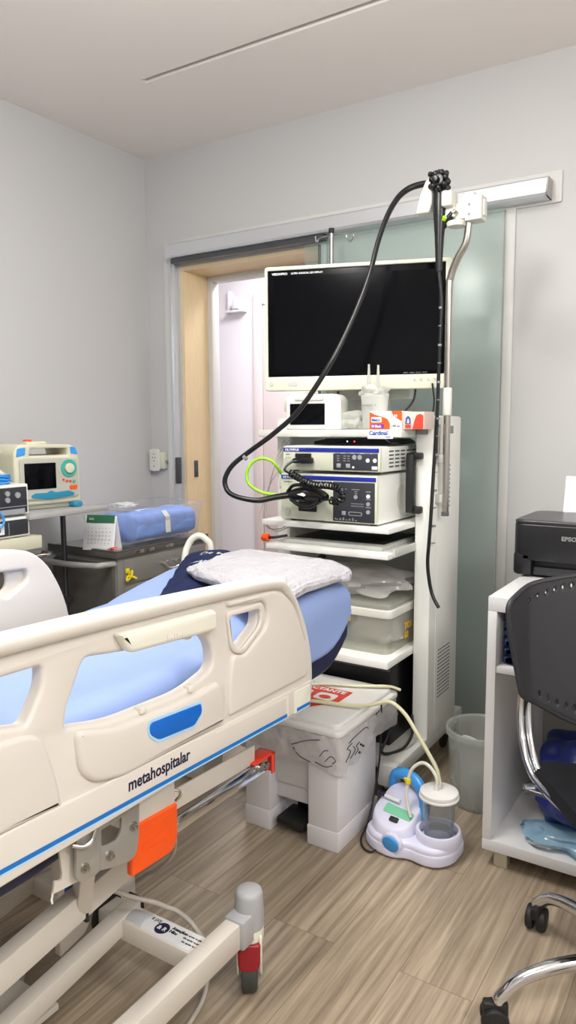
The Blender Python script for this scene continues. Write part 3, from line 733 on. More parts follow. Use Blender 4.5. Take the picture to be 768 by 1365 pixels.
# coiled lead up to the slim processor
k = thing('coiled_lead', 'black coiled video lead looping from the slim processor to the scope connector', 'cable', (-1.375, 2.21, 1.175)); o = k.location
spine = catmull([(-1.365, 2.155, 1.140), (-1.308, 2.145, 1.118), (-1.258, 2.135, 1.105), (-1.209, 2.125, 1.106), (-1.168, 2.115, 1.103), (-1.140, 2.115, 1.088), (-1.142, 2.115, 1.066), (-1.168, 2.125, 1.052), (-1.195, 2.13, 1.058)], 40)
L_ = [0.]
for a_, b_ in zip(spine, spine[1:]): L_.append(L_[-1]+(b_-a_).length)
hel = []
for i, p in enumerate(spine):
    d = (spine[min(i+1, len(spine)-1)]-spine[max(i-1, 0)]).normalized(); n1 = d.cross(Vector((0, 1, 0))).normalized(); n2_ = d.cross(n1)
    a_ = 2*PI*L_[i]/.0125; hel.append(p+(n1*math.cos(a_)+n2_*math.sin(a_))*.0105)
MB(o).tube(hel, .0034, n=6, k=1).build('coil', 'scope_black', k)
MB(o).tube([(-1.345, 2.20, 1.178), (-1.37, 2.19, 1.18), (-1.388, 2.175, 1.168), (-1.392, 2.16, 1.150), (-1.365, 2.155, 1.138)], .004, n=8).build('lead', 'scope_black', k)
MB(o).tube([(-1.195, 2.13, 1.058), (-1.215, 2.14, 1.056), (-1.235, 2.16, 1.06)], .0035, n=8).build('lead', 'scope_black', k)
MB(o).box(-1.352, -1.305, 2.192, 2.216, 1.171, 1.193, .006).box(-1.382, -1.35, 2.19, 2.214, 1.172, 1.190, .006).build('plug', 'scope_black', k)
m = MB(); m.tube([(-1.455, 2.30, 1.12), (-1.452, 2.24, 1.128), (-1.447, 2.20, 1.153), (-1.457, 2.180, 1.178), (-1.492, 2.170, 1.188), (-1.524, 2.160, 1.177), (-1.540, 2.150, 1.153), (-1.547, 2.150, 1.123), (-1.535, 2.150, 1.094), (-1.499, 2.150, 1.074), (-1.467, 2.158, 1.064), (-1.429, 2.165, 1.062), (-1.39, 2.165, 1.063)], .0058, n=12, k=8)
solo('green_cable', m, 'green_cable', 'bright green cable looping out at the left of the stacked units', 'cable', loc=(-1.455, 2.30, 1.12))
# white regulators at the left of the light source
k = thing('water_bottle_holder', 'pale clear bottle unit hanging at the left of the taller processor', 'bottle', (-1.50, 2.36, .97)); o = k.location
MB(o).lathe([(0, 0), (.03, 0), (.033, .01), (.033, .07), (.028, .08), (0, .08)], (-1.495, 2.36, .99), 24).build('bottle', 'poly_bag', k)
MB(o).box(-1.53, -1.452, 2.33, 2.39, 1.07, 1.125, .008).build('bottle_cap', 'device_white', k)
MB(o).box(-1.525, -1.455, 2.33, 2.40, .966, .99, .006).build('bottle_tray', 'device_white', k)
# thin grey wires hanging down at the left
wires = [[(-1.52, 2.36, 1.25), (-1.53, 2.33, 1.20), (-1.545, 2.30, 1.10), (-1.56, 2.26, 1.0), (-1.565, 2.24, .94), (-1.54, 2.22, .905), (-1.515, 2.22, .90)],
         [(-1.50, 2.36, 1.25), (-1.535, 2.31, 1.15), (-1.555, 2.28, 1.02), (-1.545, 2.25, .96), (-1.50, 2.26, .915), (-1.46, 2.30, .93)],
         [(-1.53, 2.38, 1.24), (-1.52, 2.34, 1.16), (-1.55, 2.30, 1.08), (-1.545, 2.27, .99), (-1.53, 2.25, .93), (-1.48, 2.27, .925), (-1.47, 2.32, .945)]]
for i, wv in enumerate(wires):
    solo('sensor_wire', MB().tube(wv, .0018, n=6), 'cable_grey', 'thin grey wire hanging in the bundle at the left of the tower shelves', 'wire', group='thin wires hanging at the left of the tower', loc=wv[0])
k = solo('orange_connector', MB().cyl((-1.525, 2.215, .897), (-1.497, 2.215, .897), .0145, n=16, bev=.004), 'orange', 'round orange connector dangling at the left end of the pull-out tray', 'connector', loc=(-1.51, 2.215, .897))
MB((-1.51, 2.215, .897)).tube([(-1.497, 2.215, .897), (-1.47, 2.22, .90), (-1.44, 2.25, .905)], .005, n=8).build('cable_tail', 'rubber', k)

# ------------------------------------------------------------------ lower shelf
k = thing('storage_box', 'clear storage box with white lid rim and yellow clip on the lowest shelf', 'storage box', (-1.25, 2.44, .509)); o = k.location
X0, X1, Y0, Y1, Z0, Z1 = -1.46, -1.035, 2.265, 2.62, .5095, .655
def tub(mb, X0, X1, Y0, Y1, Z0, Z1, r, tp, wt=.002, base=True):
    """open tapered tub with rounded corners"""
    def ring(x0, x1, y0, y1): return rounded([(x0, y0), (x1, y0), (x1, y1), (x0, y1)], r, 4)
    lo = ring(X0+tp, X1-tp, Y0+tp, Y1-tp); hi = ring(X0, X1, Y0, Y1); n = len(lo)
    def fn(u, v):
        i = int(round(u*n)) % n; p = lo[i].lerp(hi[i], v); return Vector((p.x, p.y, Z0+(Z1-Z0)*v))
    mb.grid(fn, n, 4, closed_u=True, th=wt)
    if base: mb.plate(lo, (), wt, 0, fz(Z0))
    return mb
tub(MB(o), X0, X1, Y0, Y1, Z0, Z1, .035, .012).build('tub', 'milky_box', k)
def ringplate(mb, X0, X1, Y0, Y1, z, th, r, wd, bev=0.):
    mb.plate(rounded([(X0, Y0), (X1, Y0), (X1, Y1), (X0, Y1)], r, 5), (rounded([(X0+wd, Y0+wd), (X1-wd, Y0+wd), (X1-wd, Y1-wd), (X0+wd, Y1-wd)], max(r-wd, .003), 5),), th, bev, fz(z)); return mb
ringplate(MB(o), X0-.008, X1+.008, Y0-.008, Y1+.008, Z1-.012, .028, .038, .018, .003).build('lid_rim', 'device_white', k)
MB(o).plate(rounded([(X0, Y0), (X1, Y0), (X1, Y1), (X0, Y1)], .035, 5), (), .018, .004, fz(Z1+.016)).build('lid', 'milky_box', k)
MB(o).box(-1.215, -1.182, Y0-.016, Y0-.004, Z1-.036, Z1+.018, .004).build('clip', 'yellow_clip', k)
MB(o).text('TOR\n60', .034, face((X1-.004, 2.40, .575), (0, 1, 0), (0, 0, 1)), bold=.03).build('marker_lettering', 'yellow_clip', k)
m = MB(); 
m.grid(crumple((-1.33, 2.42, .56), .09, .10, .055, .3, 5, 14), 32, 16, closed_u=True)
solo('supply_bundle', m, 'cyan_film', 'pale blue wrapped supplies at the left inside the clear storage box', 'supplies', loc=(-1.33, 2.42, .515))
m = MB(); m.grid(crumple((-1.15, 2.43, .57), .09, .10, .06, .35, 8, 16), 32, 16, closed_u=True)
solo('supply_bundle', m, 'poly_bag', 'grey wrapped supplies at the right inside the clear storage box', 'supplies', loc=(-1.15, 2.43, .515))
m = MB(); m.box(-1.43, -1.38, 2.30, 2.34, .53, .62, .004)
solo('yellow_packet', m, 'yellow', 'small yellow packet inside the clear storage box, mostly hidden by the mattress', 'packet', loc=(-1.405, 2.32, .53))
m = MB(); m.grid(crumple((-1.25, 2.45, .735), .19, .15, .045, .35, 12, 10), 60, 24, closed_u=True)
solo('plastic_bag', m, 'poly_bag', 'crumpled clear plastic bag lying on top of the storage box', 'plastic bag', loc=(-1.25, 2.45, .69))
m = MB(); m.tube([(-1.33, 2.32, .83), (-1.36, 2.33, .81), (-1.39, 2.34, .79)], [.012, .004], n=10)
solo('black_adapter', m, 'rubber', 'small black cable adapter above the plastic bag', 'adapter', loc=(-1.36, 2.33, .80))
# black isolation transformer on the base
k = thing('isolation_transformer', 'large black power unit standing on the cart base under the lowest shelf', 'power unit', (-1.27, 2.44, .168)); o = k.location
MB(o).box(-1.50, -1.053, 2.315, 2.66, .169, .478, .004).build('housing', 'black', k)
MB(o).box(-1.50, -1.053, 2.3095, 2.315, .44, .470, .002).build('top_strip', 'vent_dark', k)
m = MB(); m.tube([(-1.045, 2.30, .30), (-1.03, 2.25, .24), (-1.04, 2.22, .19), (-1.02, 2.24, .178), (-.99, 2.30, .185), (-.985, 2.36, .22), (-1.01, 2.41, .26)], .005, n=8)
solo('looped_cable', m, 'rubber', 'black power cord looping over the right foot of the cart', 'cord', loc=(-1.045, 2.30, .30))
m = MB(); m.tube([(-1.02, 2.75, .12), (-.93, 2.82, .03), (-.85, 2.85, .008), (-.78, 2.80, .008)], .006, n=8)
m.tube([(-.96, 2.86, .10), (-.90, 2.78, .02), (-.83, 2.74, .008), (-.76, 2.70, .008)], .005, n=8)
solo('mains_cable', m, 'rubber', 'black mains cables trailing on the floor behind the cart', 'cable', loc=(-1.0, 2.8, .008))
# ================================================================== hospital bed
bed = thing('hospital_bed', 'white hospital bed with moulded side rails and a blue stripe, in the foreground', 'bed', (-1.3, .8, 0))
O = bed.location
def rail(xp, s, near):
    mx = Matrix.Translation((xp, 0, 0)) @ Matrix.Diagonal((s, 1, 1, 1)) @ fx(0)
    def X(n): return mx @ Matrix.Translation((0, 0, n))
    out = rounded([(.24, .655), (.60, .643), (1.137, .645), (1.44, .622), (1.489, .650), (1.492, .735), (1.466, .83), (1.415, .921), (1.350, .972), (1.145, .986), (.931, .998), (.70, 1.008), (.40, 1.013), (.26, .985), (.22, .88)],
                  [.03, .1, .1, .04, .02, .05, .06, .05, .05, .1, .1, .1, .08, .06, .05], 6)
    w1 = rounded([(.37, .90), (.40, .945), (.55, .952), (.702, .948), (.70, .915), (.668, .866), (.60, .882), (.48, .90)], [.02, .03, .05, .012, .03, .01, .03, .05])
    w2 = rounded([(.782, .938), (.891, .922), (1.075, .908), (1.106, .873), (1.107, .828), (1.02, .808), (.835, .815), (.738, .838), (.745, .87)], [.012, .03, .02, .02, .03, .04, .04, .006, .03])
    dy = 0 if near else .08
    w3 = rounded([(1.154+dy, .922), (1.263+dy, .916), (1.262+dy, .882), (1.195+dy, .846), (1.168+dy, .856)], [.012, .014, .03, .012, .02])
    mx = mx if near else Matrix.Translation((0, 0, -.015)) @ mx
    m = MB(O).plate(out, (w1, w2, w3), .030, .008, X(-.030), seg=3)
    # raised moulded areas
    m.plate(rounded([(.24, .87), (.60, .862), (.662, .856), (.690, .845), (.712, .78), (.722, .722), (.60, .727), (.24, .735)], [.02, .03, .02, .02, .04, .006, .02, .02]), (), .010, .008, X(-.002), seg=3)
    m.plate(rounded([(.752, .832), (.835, .806), (1.02, .797), (1.115, .802), (1.135, .775), (1.128, .712), (.85, .714), (.785, .730), (.758, .76)], [.02, .03, .03, .02, .03, .006, .02, .03, .03]), (), .013, .010, X(-.002), seg=3)
    m.plate(rounded([(1.148, .735), (1.150, .79), (1.163, .845), (1.20, .83), (1.285, .872), (1.290, .905), (1.275, .930), (1.150, .942), (1.145, .955), (1.330, .945), (1.385, .91), (1.437, .83), (1.462, .735), (1.45, .712), (1.15, .716)], [.02, .03, .02, .03, .03, .02, .02, .006, .006, .04, .04, .05, .03, .01, .01]), (), .010, .008, X(-.002), seg=3)
    # teardrop lip around the small window
    td = rounded([(1.145+dy, .934), (1.276+dy, .929), (1.278+dy, .878), (1.195+dy, .832), (1.158+dy, .85)], [.014, .02, .035, .016, .024])
    if near: m.plate(td, (w3,), .009, .004, X(-.002), seg=2)
    # lower band
    m.plate([(.25, .652), (.60, .650), (1.137, .650), (1.43, .636), (1.470, .650), (1.474, .695), (1.14, .7055), (.70, .7235), (.25, .7385)], (), .009, .0035, X(-.002), seg=2)
    # rounded top lip
    m.tube([X(.0)@Vector(p+(0,)) for p in ((.27, .985), (.42, 1.002), (.70, .997), (.931, .987), (1.145, .975), (1.32, .960), (1.375, .930), (1.42, .88), (1.455, .80))], [.015, .0175, .0175, .0175, .016, .014, .010, .006, .003], n=14, k=8)
    r_ = m.build('side_rail', 'bed_white', bed, ang=50)
    # hand grip block
    q = MB(O).plate(rounded([(.840, .9655), (1.088, .954), (1.098, .948), (1.100, .918), (1.09, .910), (.872, .925), (.862, .93)], [.01, .01, .006, .008, .01, .02, .02]), (), .024, .009, X(-.004), seg=3)
    q.build('hand_grip', 'bed_cream', r_)
    if near:
        q = MB(O)
        for i, hh in enumerate((.014, .005, .004, .010, .009, .005, .006)): q.box(xp+.0195, xp+.0212, .952+i*.0065, .954+i*.0065, .925, .925+hh, .0004)
        q.build('embossed_scale', 'bed_white', r_)
        hx = rounded([(.911, .788), (1.051, .778), (1.053, .760), (1.030, .742), (.933, .750), (.910, .768)], [.012, .006, .006, .008, .008, .012])
        hx2 = rounded([(.907, .793), (1.055, .782), (1.057, .758), (1.032, .737), (.931, .745), (.906, .766)], [.012, .006, .006, .008, .008, .012])
        MB(O).plate(hx2, (), .002, 0, X(.0105)).build('label_border', 'light_blue', r_)
        MB(O).plate(hx, (), .003, .0005, X(.0105)).build('blue_label', 'blue_label', r_)
        def strip(y0, z0, y1, z1, h, mt, nm, n_): MB(O).plate([(y0, z0-h), (y1, z1-h), (y1, z1), (y0, z0)], (), .0014, 0, X(n_)).build(nm, mt, r_)
        strip(.25, .690, 1.362, .6505, .0075, 'blue_line', 'blue_stripe', .0063)
        strip(.25, .6825, 1.362, .6430, .003, 'light_blue', 'stripe_edge', .0063)
        strip(1.402, .6505, 1.458, .6485, .007, 'blue_line', 'blue_stripe', .0090)
        strip(1.402, .6435, 1.458, .6415, .003, 'light_blue', 'stripe_edge', .0090)
        MB(O).text('metahospitalar', .0315, face((xp+.0072, .860, .6835), (0, 1, -.038), (0, .038, 1)), bold=.018, sx=.86).build('lettering', 'navy_text', r_)
        q = MB(O)
        q.plate(rounded([(1.10, .702), (1.368, .6935), (1.368, .641), (1.36, .641), (1.36, .688), (1.10, .697)], .002), (), .001, 0, X(.0066))
        q.plate(rounded([(1.393, .692), (1.462, .690), (1.462, .636), (1.393, .639)], .003), (), .003, .001, X(.0058))
        q.build('inset_panel', 'bed_cream', r_)
        for (y, z) in ((.905, .926), (1.03, .913), (.905, .812), (1.035, .810)):
            MB(O).box(xp-.012, xp+.006, y-.007, y+.007, z-.006, z+.006, .002).build('clip', 'bed_cream', r_)
    return r_
rail(-.882, 1, True)
rail(-1.765, -1, False)

# platform, side beams, lift arms, brackets
MB(O).box(-1.59, -1.13, -.15, 1.58, .50, .525, .004).build('platform', 'bed_paint', bed)
for x in (-.94, -1.665):
    MB(O).box(x-.012, x+.012, -.2, 1.0, .615, .64, .004).build('side_beam', 'bed_paint', bed)
# pivot bracket
m = MB(O)
m.plate(rounded([(.792, .612), (.788, .547), (.796, .534), (.828, .529), (.840, .532), (.877, .520), (.914, .511), (.930, .518), (.937, .544), (.941, .612)], [.002, .004, .006, .004, .002, .002, .01, .012, .01, .002]),
        (rounded([(.847, .604), (.846, .575), (.858, .571), (.884, .568), (.894, .580), (.896, .604)], [.002, .006, .004, .01, .01, .002]),), .006, .001, fx(-.935))
m.box(-.945, -.928, .8415, .8435, .533, .60, .001)
b_ = m.build('pivot_bracket', 'steel_grey', bed)
for y, z in ((.806, .556), (.863, .549), (.922, .576)):
    MB(O).cyl((-.929, y, z), (-.926, y, z), .0085, n=20).cyl((-.926, y, z), (-.919, y, z), .005, n=6, bev=.001).build('bolt', 'steel', b_)
MB(O).tube([(-.932, .785, .606), (-.922, .80, .600), (-.919, .815, .602), (-.925, .83, .612)], .004, n=10).build('release_lever', 'chrome', b_)
MB(O).plate(rounded([(.768, .61), (.773, .558), (.771, .547), (.757, .552), (.753, .532), (.81, .525), (.815, .61)], .002), (), .004, 0, fx(-.950)).build('bracket_plate', 'bed_paint', bed)
MB(O).tube([(-.95, .755, .534), (-.948, .752, .526), (-.946, .749, .524), (-.944, .749, .518)], .0018, n=8).build('plate_hook', 'bed_cream', bed)
MB(O).box(-1.16, -1.14, .95, 1.0, .335, .36, .003).build('blue_stop', 'blue_label', bed)
# lift arm (upper) with its pivot
MB(O).bar((-1.085, .18, .262), (-1.085, 1.10, .392), .035, .058, .003).build('lift_arm', 'bed_paint', bed)
MB(O).bar((-1.555, .18, .262), (-1.555, 1.10, .392), .035, .058, .003).build('lift_arm', 'bed_paint', bed)
MB(O).bar((-1.085, .93, .355), (-1.02, .90, .56), .03, .04, .003).build('arm_link', 'bed_paint', bed)
MB(O).box(-1.104, -1.066, .925, .932, .33, .41, .001).build('arm_strap', 'rubber', bed); MB(O).box(-1.104, -1.066, .585, .592, .27, .36, .001).build('arm_strap', 'rubber', bed)
MB(O).cyl((-1.60, 1.10, .392), (-1.05, 1.10, .392), .02).build('arm_shaft', 'bed_paint', bed)
# hanging white plate
MB(O).plate(rounded([(1.0, .135), (1.07, .150), (1.085, .165), (1.085, .40), (1.0, .40)], .006), (), .02, .003, fx(-1.26)).build('gusset_plate', 'bed_paint', bed)
# upright post of the base
for x in (-1.31, -1.61): MB(O).box(x, x+.055, 1.175, 1.25, .10, .56, .005).build('lift_post', 'bed_paint', bed)
# lower chassis
MB(O).box(-.955, -.915, -.30, 1.255, .140, .200, .003).build('chassis_beam', 'bed_paint', bed)
MB(O).box(-1.675, -1.635, -.30, 1.255, .140, .200, .003).build('chassis_beam', 'bed_paint', bed)
MB(O).bar((-1.168, .10, .052), (-1.168, 1.165, .190), .038, .045, .003).build('inner_arm', 'bed_paint', bed)
MB(O).bar((-1.47, .10, .052), (-1.47, 1.165, .190), .038, .045, .003).build('inner_arm', 'bed_paint', bed)
MB(O).box(-1.19, -1.145, 1.158, 1.166, .16, .218, .002).build('arm_strap', 'rubber', bed)
cb = MB(O).box(-1.64, -.955, 1.098, 1.158, .150, .198, .004).build('cross_tube', 'bed_paint', bed)
MB(O).cyl((-1.152, 1.128, .176), (-1.10, 1.128, .176), .030, n=24, bev=.004).build('tube_sleeve', 'bed_grey', cb)
lb = MB(O).box(-1.10, -.962, 1.103, 1.153, .1975, .1990).build('rating_label', 'print_white', cb)
q = MB(O); q.cyl((-1.055, 1.127, .199), (-1.055, 1.127, .1996), .0175, n=24).build('emblem_disc', 'navy_text', lb)
MB(O).text('& R', .016, face((-1.067, 1.121, .1998), (1, 0, 0), (0, 1, 0)), bold=.02).build('emblem_lettering', 'print_white', lb)
q = MB(O)
for i, (tx, ty, s_) in enumerate(((-1.035, 1.137, 'Atenção:'), (-1.035, 1.126, 'Não:'))): q.text(s_, .011, face((tx, ty, .1994), (1, 0, 0), (0, 1, 0)), bold=.03)
for i in range(3): q.text('não apoiar os pés sobre', .0065, face((-1.0+.004*i, 1.138-.011*i, .1994), (1, 0, 0), (0, 1, 0)))
q.text('II |X||', .012, face((-1.097, 1.138, .1994), (1, 0, 0), (0, 1, 0)))
q.build('lettering', 'ink', lb)
MB(O).box(-1.285, -1.235, 1.10, 1.156, .1975, .1995).build('warning_label', 'yellow', cb)
MB(O).text('V', .05, face((-1.277, 1.11, .1998), (1, 0, 0), (0, 1, 0)), bold=.02).build('warning_mark', 'ink', cb)
MB(O).cyl((-1.224, 1.128, .17), (-1.232, 1.128, .17), .045, n=28).build('end_disc', 'rubber', bed)
MB(O).box(-1.64, -.955, .0, .05, .145, .195, .004).build('cross_tube', 'bed_paint', bed)
MB(O).box(-1.46, -1.19, .86, .95, .070, .085, .003).build('foot_plate', 'bed_paint', bed)
MB(O).box(-1.46, -1.19, .60, .69, .070, .085, .003).build('foot_plate', 'bed_paint', bed)
# casters
for x, s in ((-.932, 1), (-1.655, -1)):
    for y, e_ in ((1.285, 1), (-.33, -1)):
        rot = Matrix.Translation((x, y, 0)) @ Matrix.Rotation(R(34 if s > 0 else 10), 4, 'Z')
        c = MB(O)
        c.lathe([(0, .249), (.024, .249), (.0295, .245), (.032, .237), (.034, .20), (.034, .160), (0, .160)], (x, y, 0), 32)
        c.box(x-.027, x+.027, y-.060 if e_ > 0 else y, y if e_ > 0 else y+.060, .138, .206, .006)
        c.build('caster_cap', 'caster_grey', bed)
        k_ = MB(O)
        k_.lathe([(0, .165), (.032, .165), (.034, .155), (.0335, .135), (.030, .118), (0, .118)], (x, y, 0), 28)
        side = rounded([(-.030, .150), (.034, .150), (.040, .10), (.030, .035), (.010, .025), (-.018, .045), (-.030, .09)], .016)
        for dx in (-.029, .023): k_.plate(side, (), .006, .002, rot @ fx(dx))
        cs = k_.build('caster_fork', 'bed_cream', bed)
        MB(O).cyl((-.018, .006, .0560), (.018, .006, .0560), .0560, n=36, bev=.006, mx=rot).build('wheel', 'tyre', cs)
        MB(O).plate(rounded([(-.026, .132), (.026, .132), (.025, .083), (.015, .070), (-.015, .070), (-.025, .083)], .006), (), .03, .006, rot @ face((0, -.028, 0), (1, 0, 0), (0, .15, 1))).build('brake_pedal', 'red_brake', cs)
# chrome linkage strip with orange end bracket
MB(O).bar((-.992, 1.02, .530), (-.992, 1.395, .513), .006, .046, .002).build('link_cover', 'bed_paint', bed)
MB(O).box(-.986, -.980, 1.02, 1.438, .458, .492, .001).build('link_bar', 'chrome', bed)
MB(O).cyl((-1.02, 1.405, .478), (-.975, 1.405, .478), .011, n=20).cyl((-.98, 1.425, .476), (-.972, 1.425, .476), .008, n=16).build('link_pin', 'steel', bed)
m = MB(O); m.box(-1.02, -.975, 1.375, 1.462, .494, .498, .001); m.box(-1.02, -.975, 1.458, 1.462, .445, .498, .001); m.box(-.979, -.975, 1.448, 1.462, .445, .498, .001)
m.build('end_bracket', 'orange_red', bed)
MB(O).box(-1.25, -1.05, 1.30, 1.40, .53, .545, .002).build('dark_crossbar', 'black', bed)
# post with orange cover near the rail
MB(O).box(-.972, -.955, .945, 1.068, .535, .60, .003).build('rail_post', 'bed_paint', bed)
m = MB(O); m.plate(rounded([(.938, .458), (1.052, .452), (1.068, .470), (1.070, .548), (.948, .555), (.940, .50)], [.006, .012, .012, .006, .006, .01]), (), .016, .004, fx(-.966))
oc = m.build('orange_cover', 'orange', bed)
MB(O).plate(rounded([(.965, .492), (1.045, .489), (1.045, .509), (.965, .512)], .008), (rounded([(.969, .495), (1.041, .492), (1.041, .506), (.969, .509)], .006),), .001, 0, fx(-.9502)).build('embossed_outline', 'orange', oc)
MB(O).tube([(-.96, 1.068, .573), (-.953, 1.078, .568), (-.955, 1.082, .555), (-.962, 1.076, .545)], .003, n=8).build('hook', 'steel', bed)
# cables
m = MB(); m.tube([(-1.20, .98, .36), (-1.134, 1.014, .335), (-1.133, 1.059, .300), (-1.120, 1.101, .265), (-1.091, 1.141, .240), (-1.077, 1.167, .218), (-1.060, 1.180, .208), (-1.024, 1.182, .196), (-1.004, 1.183, .180), (-.993, 1.194, .150), (-1.007, 1.224, .060), (-.996, 1.194, .012), (-.982, 1.133, .006), (-.974, 1.086, .006), (-.97, 1.0, .006)], .0055, n=10)
solo('bed_control_cable', m, 'cable_grey', 'grey cable running over the bed cross tube down to the floor beside the front caster', 'cable', loc=(-1.20, .98, .36))
m = MB(); m.tube([(-1.0, 1.10, .47), (-1.015, 1.131, .420), (-1.052, 1.168, .360), (-1.103, 1.198, .300), (-1.159, 1.215, .250), (-1.222, 1.262, .200), (-1.278, 1.275, .150)], .0045, n=10)
solo('bed_cable', m, 'cable_grey', 'grey cable sagging below the orange cover of the bed', 'cable', loc=(-1.0, 1.10, .47))
m = MB(); m.tube([(-1.45, 1.06, .05), (-1.405, 1.020, .007), (-1.363, .977, .007), (-1.307, .948, .007), (-1.255, .932, .007), (-1.2, .90, .007)], .0055, n=10)
solo('floor_cable', m, 'cable_grey', 'grey cable lying on the floor under the bed at the lower left', 'cable', loc=(-1.405, 1.02, .007))

# mattress with navy base and blue sheet
def prof_y(y):
    """top, bottom heights of the mattress along the bed"""
    t_ = max(0, (y-1.0)/.87)
    top = .800+.058*t_**1.4; bot = .545+.05*min(1, max(0, (y-.75)/.6))+.023*t_
    if y > 1.72: q = (y-1.72)/.15; bot += .075*q*q; top -= .022*q*q
    return top, bot
def tilt_(y, fr): return .045*(1-max(0, min(1, (y-1.5)/.37)))*fr*max(0, min(1, (y-.2)/.6))
def section(y, grow, x0=-1.615, x1=-.985, lo=0., amp=.0):
    top, bot = prof_y(y); bot += lo
    pts = rounded([(x0-grow, bot), (x1+grow, bot), (x1+grow, top+grow), (x0-grow, top+grow)], [.02, .02, .05, .05], 6)
    out = []
    for p in pts:
        x, z = p
        cr = .018*max(0, 1-((x-(x0+x1)/2)/((x1-x0)/2))**2) if z > (top+bot)/2 else 0
        n_ = amp*(nz((x, y*.6, z), 6)+.5*nz((x, y, z), 17)) if amp else 0
        if z > (top+bot)/2: cr -= tilt_(y, (x1-x)/(x1-x0))
        out.append(Vector((x+n_*(1 if x > x1-.02 else (-1 if x < x0+.02 else 0)), y, z+cr+n_*(1 if z > top-.02 else 0))))
    return out
def loft(mb, ys, grow, lo, amp, capend=True):
    secs = []
    for y in ys: secs.append(section(y, grow, lo=lo, amp=amp))
    n = len(secs[0])
    # finer points along the long top/side edges
    def dens(sec):
        o_ = []
        for a_, b_ in zip(sec, sec[1:]+sec[:1]):
            k_ = max(1, int((b_-a_).length/.03)) if False else 1
            o_.append(a_)
            if (b_-a_).length > .3:
                for j in range(1, 24): o_.append(a_.lerp(b_, j/24))
            elif (b_-a_).length > .08:
                for j in range(1, 8): o_.append(a_.lerp(b_, j/8))
        return o_
    D = []
    for s_, y in zip(secs, ys):
        # fixed topology: subdivide the four straight runs
        o_ = []
        m_ = len(s_)//4
        for i in range(len(s_)):
            a_ = s_[i]; b_ = s_[(i+1) % len(s_)]; o_.append(a_)
            if (i+1) % m_ == 0:
                kk = 20 if i//m_ in (0, 2) else 6
                for j in range(1, kk):
                    v = a_.lerp(b_, j/kk)
                    if i//m_ == 2:
                        c_ = 1-(2*j/kk-1)**2
                        v.z += .018*c_+amp*(nz((v.x, v.y*.6, v.z), 6)+.5*nz((v.x, v.y, v.z), 17))
                    elif amp and i//m_ in (1, 3): v.x += amp*(1 if i//m_ == 1 else -1)*(nz((1, v.y*.6, v.z), 7)+.5*nz((1, v.y, v.z*2), 19))
                    o_.append(v)
        D.append(o_)
    N_ = len(D[0]); t = bmesh.new()
    V = [[t.verts.new(p) for p in s_] for s_ in D]
    for i in range(len(V)-1):
        for j in range(N_): t.faces.new((V[i][j], V[i][(j+1) % N_], V[i+1][(j+1) % N_], V[i+1][j]))
    t.faces.new(V[0]); t.faces.new(V[-1])
    mb._add(t); return mb
ys = [-.15+i*.03 for i in range(68)]
ys = [y for y in ys if y < 1.86]
solo('mattress', loft(MB(), ys, 0, 0, 0), 'navy_vinyl', 'thick mattress with a navy underside on the hospital bed', 'mattress', loc=(-1.3, .8, .588), ang=60)
solo('bed_sheet', loft(MB(), ys+[ys[-1]+.012], .006, .052, .0045), 'sheet_blue', 'light blue fitted sheet stretched over the mattress of the bed', 'bed sheet', loc=(-1.3, .8, .65), ang=70)
# navy printed drape and white pillow
DA, DB_, DC, DD = Vector((-1.33, 1.42)), Vector((-1.57, 1.83)), Vector((-1.38, 1.88)), Vector((-1.17, 1.48))
def drape(u, v):
    p = (DA.lerp(DD, u)).lerp(DB_.lerp(DC, u), v)
    X_, Y_ = p.x+.006*nz((v*6, u, 1)), p.y+.006*nz((u*6, v, 3))
    t_, b_ = prof_y(min(Y_, 1.72)); cr = .018*max(0, 1-((X_+1.315)/.33)**2)-tilt_(Y_, min(1, (-.985-X_)/.63))
    z = t_+cr+.028+.022*max(0, 1-((u-.5)/.5)**2)*min(1, 2.5*v)+.006*nz((X_, Y_, 1), 12)+.004*nz((X_, Y_, 3), 30)
    return Vector((X_, Y_, max(z, t_+cr+.024)))
k = solo('folded_drape', MB().grid(drape, 34, 46, th=.006), 'navy_cloth', 'folded navy cloth with white printing lying beside the pillow at the bed end', 'cloth', loc=(-1.435, 1.60, .87), ang=70)
lt = MB((0, 0, 0)).text('De Mello', .036, face((-1.465, 1.775, 0), (.93, .37, 0), (-.37, .93, 0)), bold=.02).text('Instituto', .036, face((-1.43, 1.685, 0), (.93, .37, 0), (-.37, .93, 0)), bold=.02)
dv = [v.co+Vector((-1.435, 1.60, .87)) for v in k.data.vertices]
for v in lt.bm.verts:
    q_ = sorted(dv, key=lambda c: (c.x-v.co.x)**2+(c.y-v.co.y)**2)[:6]
    v.co.z = max(c.z for c in q_)+.0015
lt.bm.verts.ensure_lookup_table()
lt.o = Vector((-1.435, 1.60, .87)); lt.build('lettering', 'print_white', k)
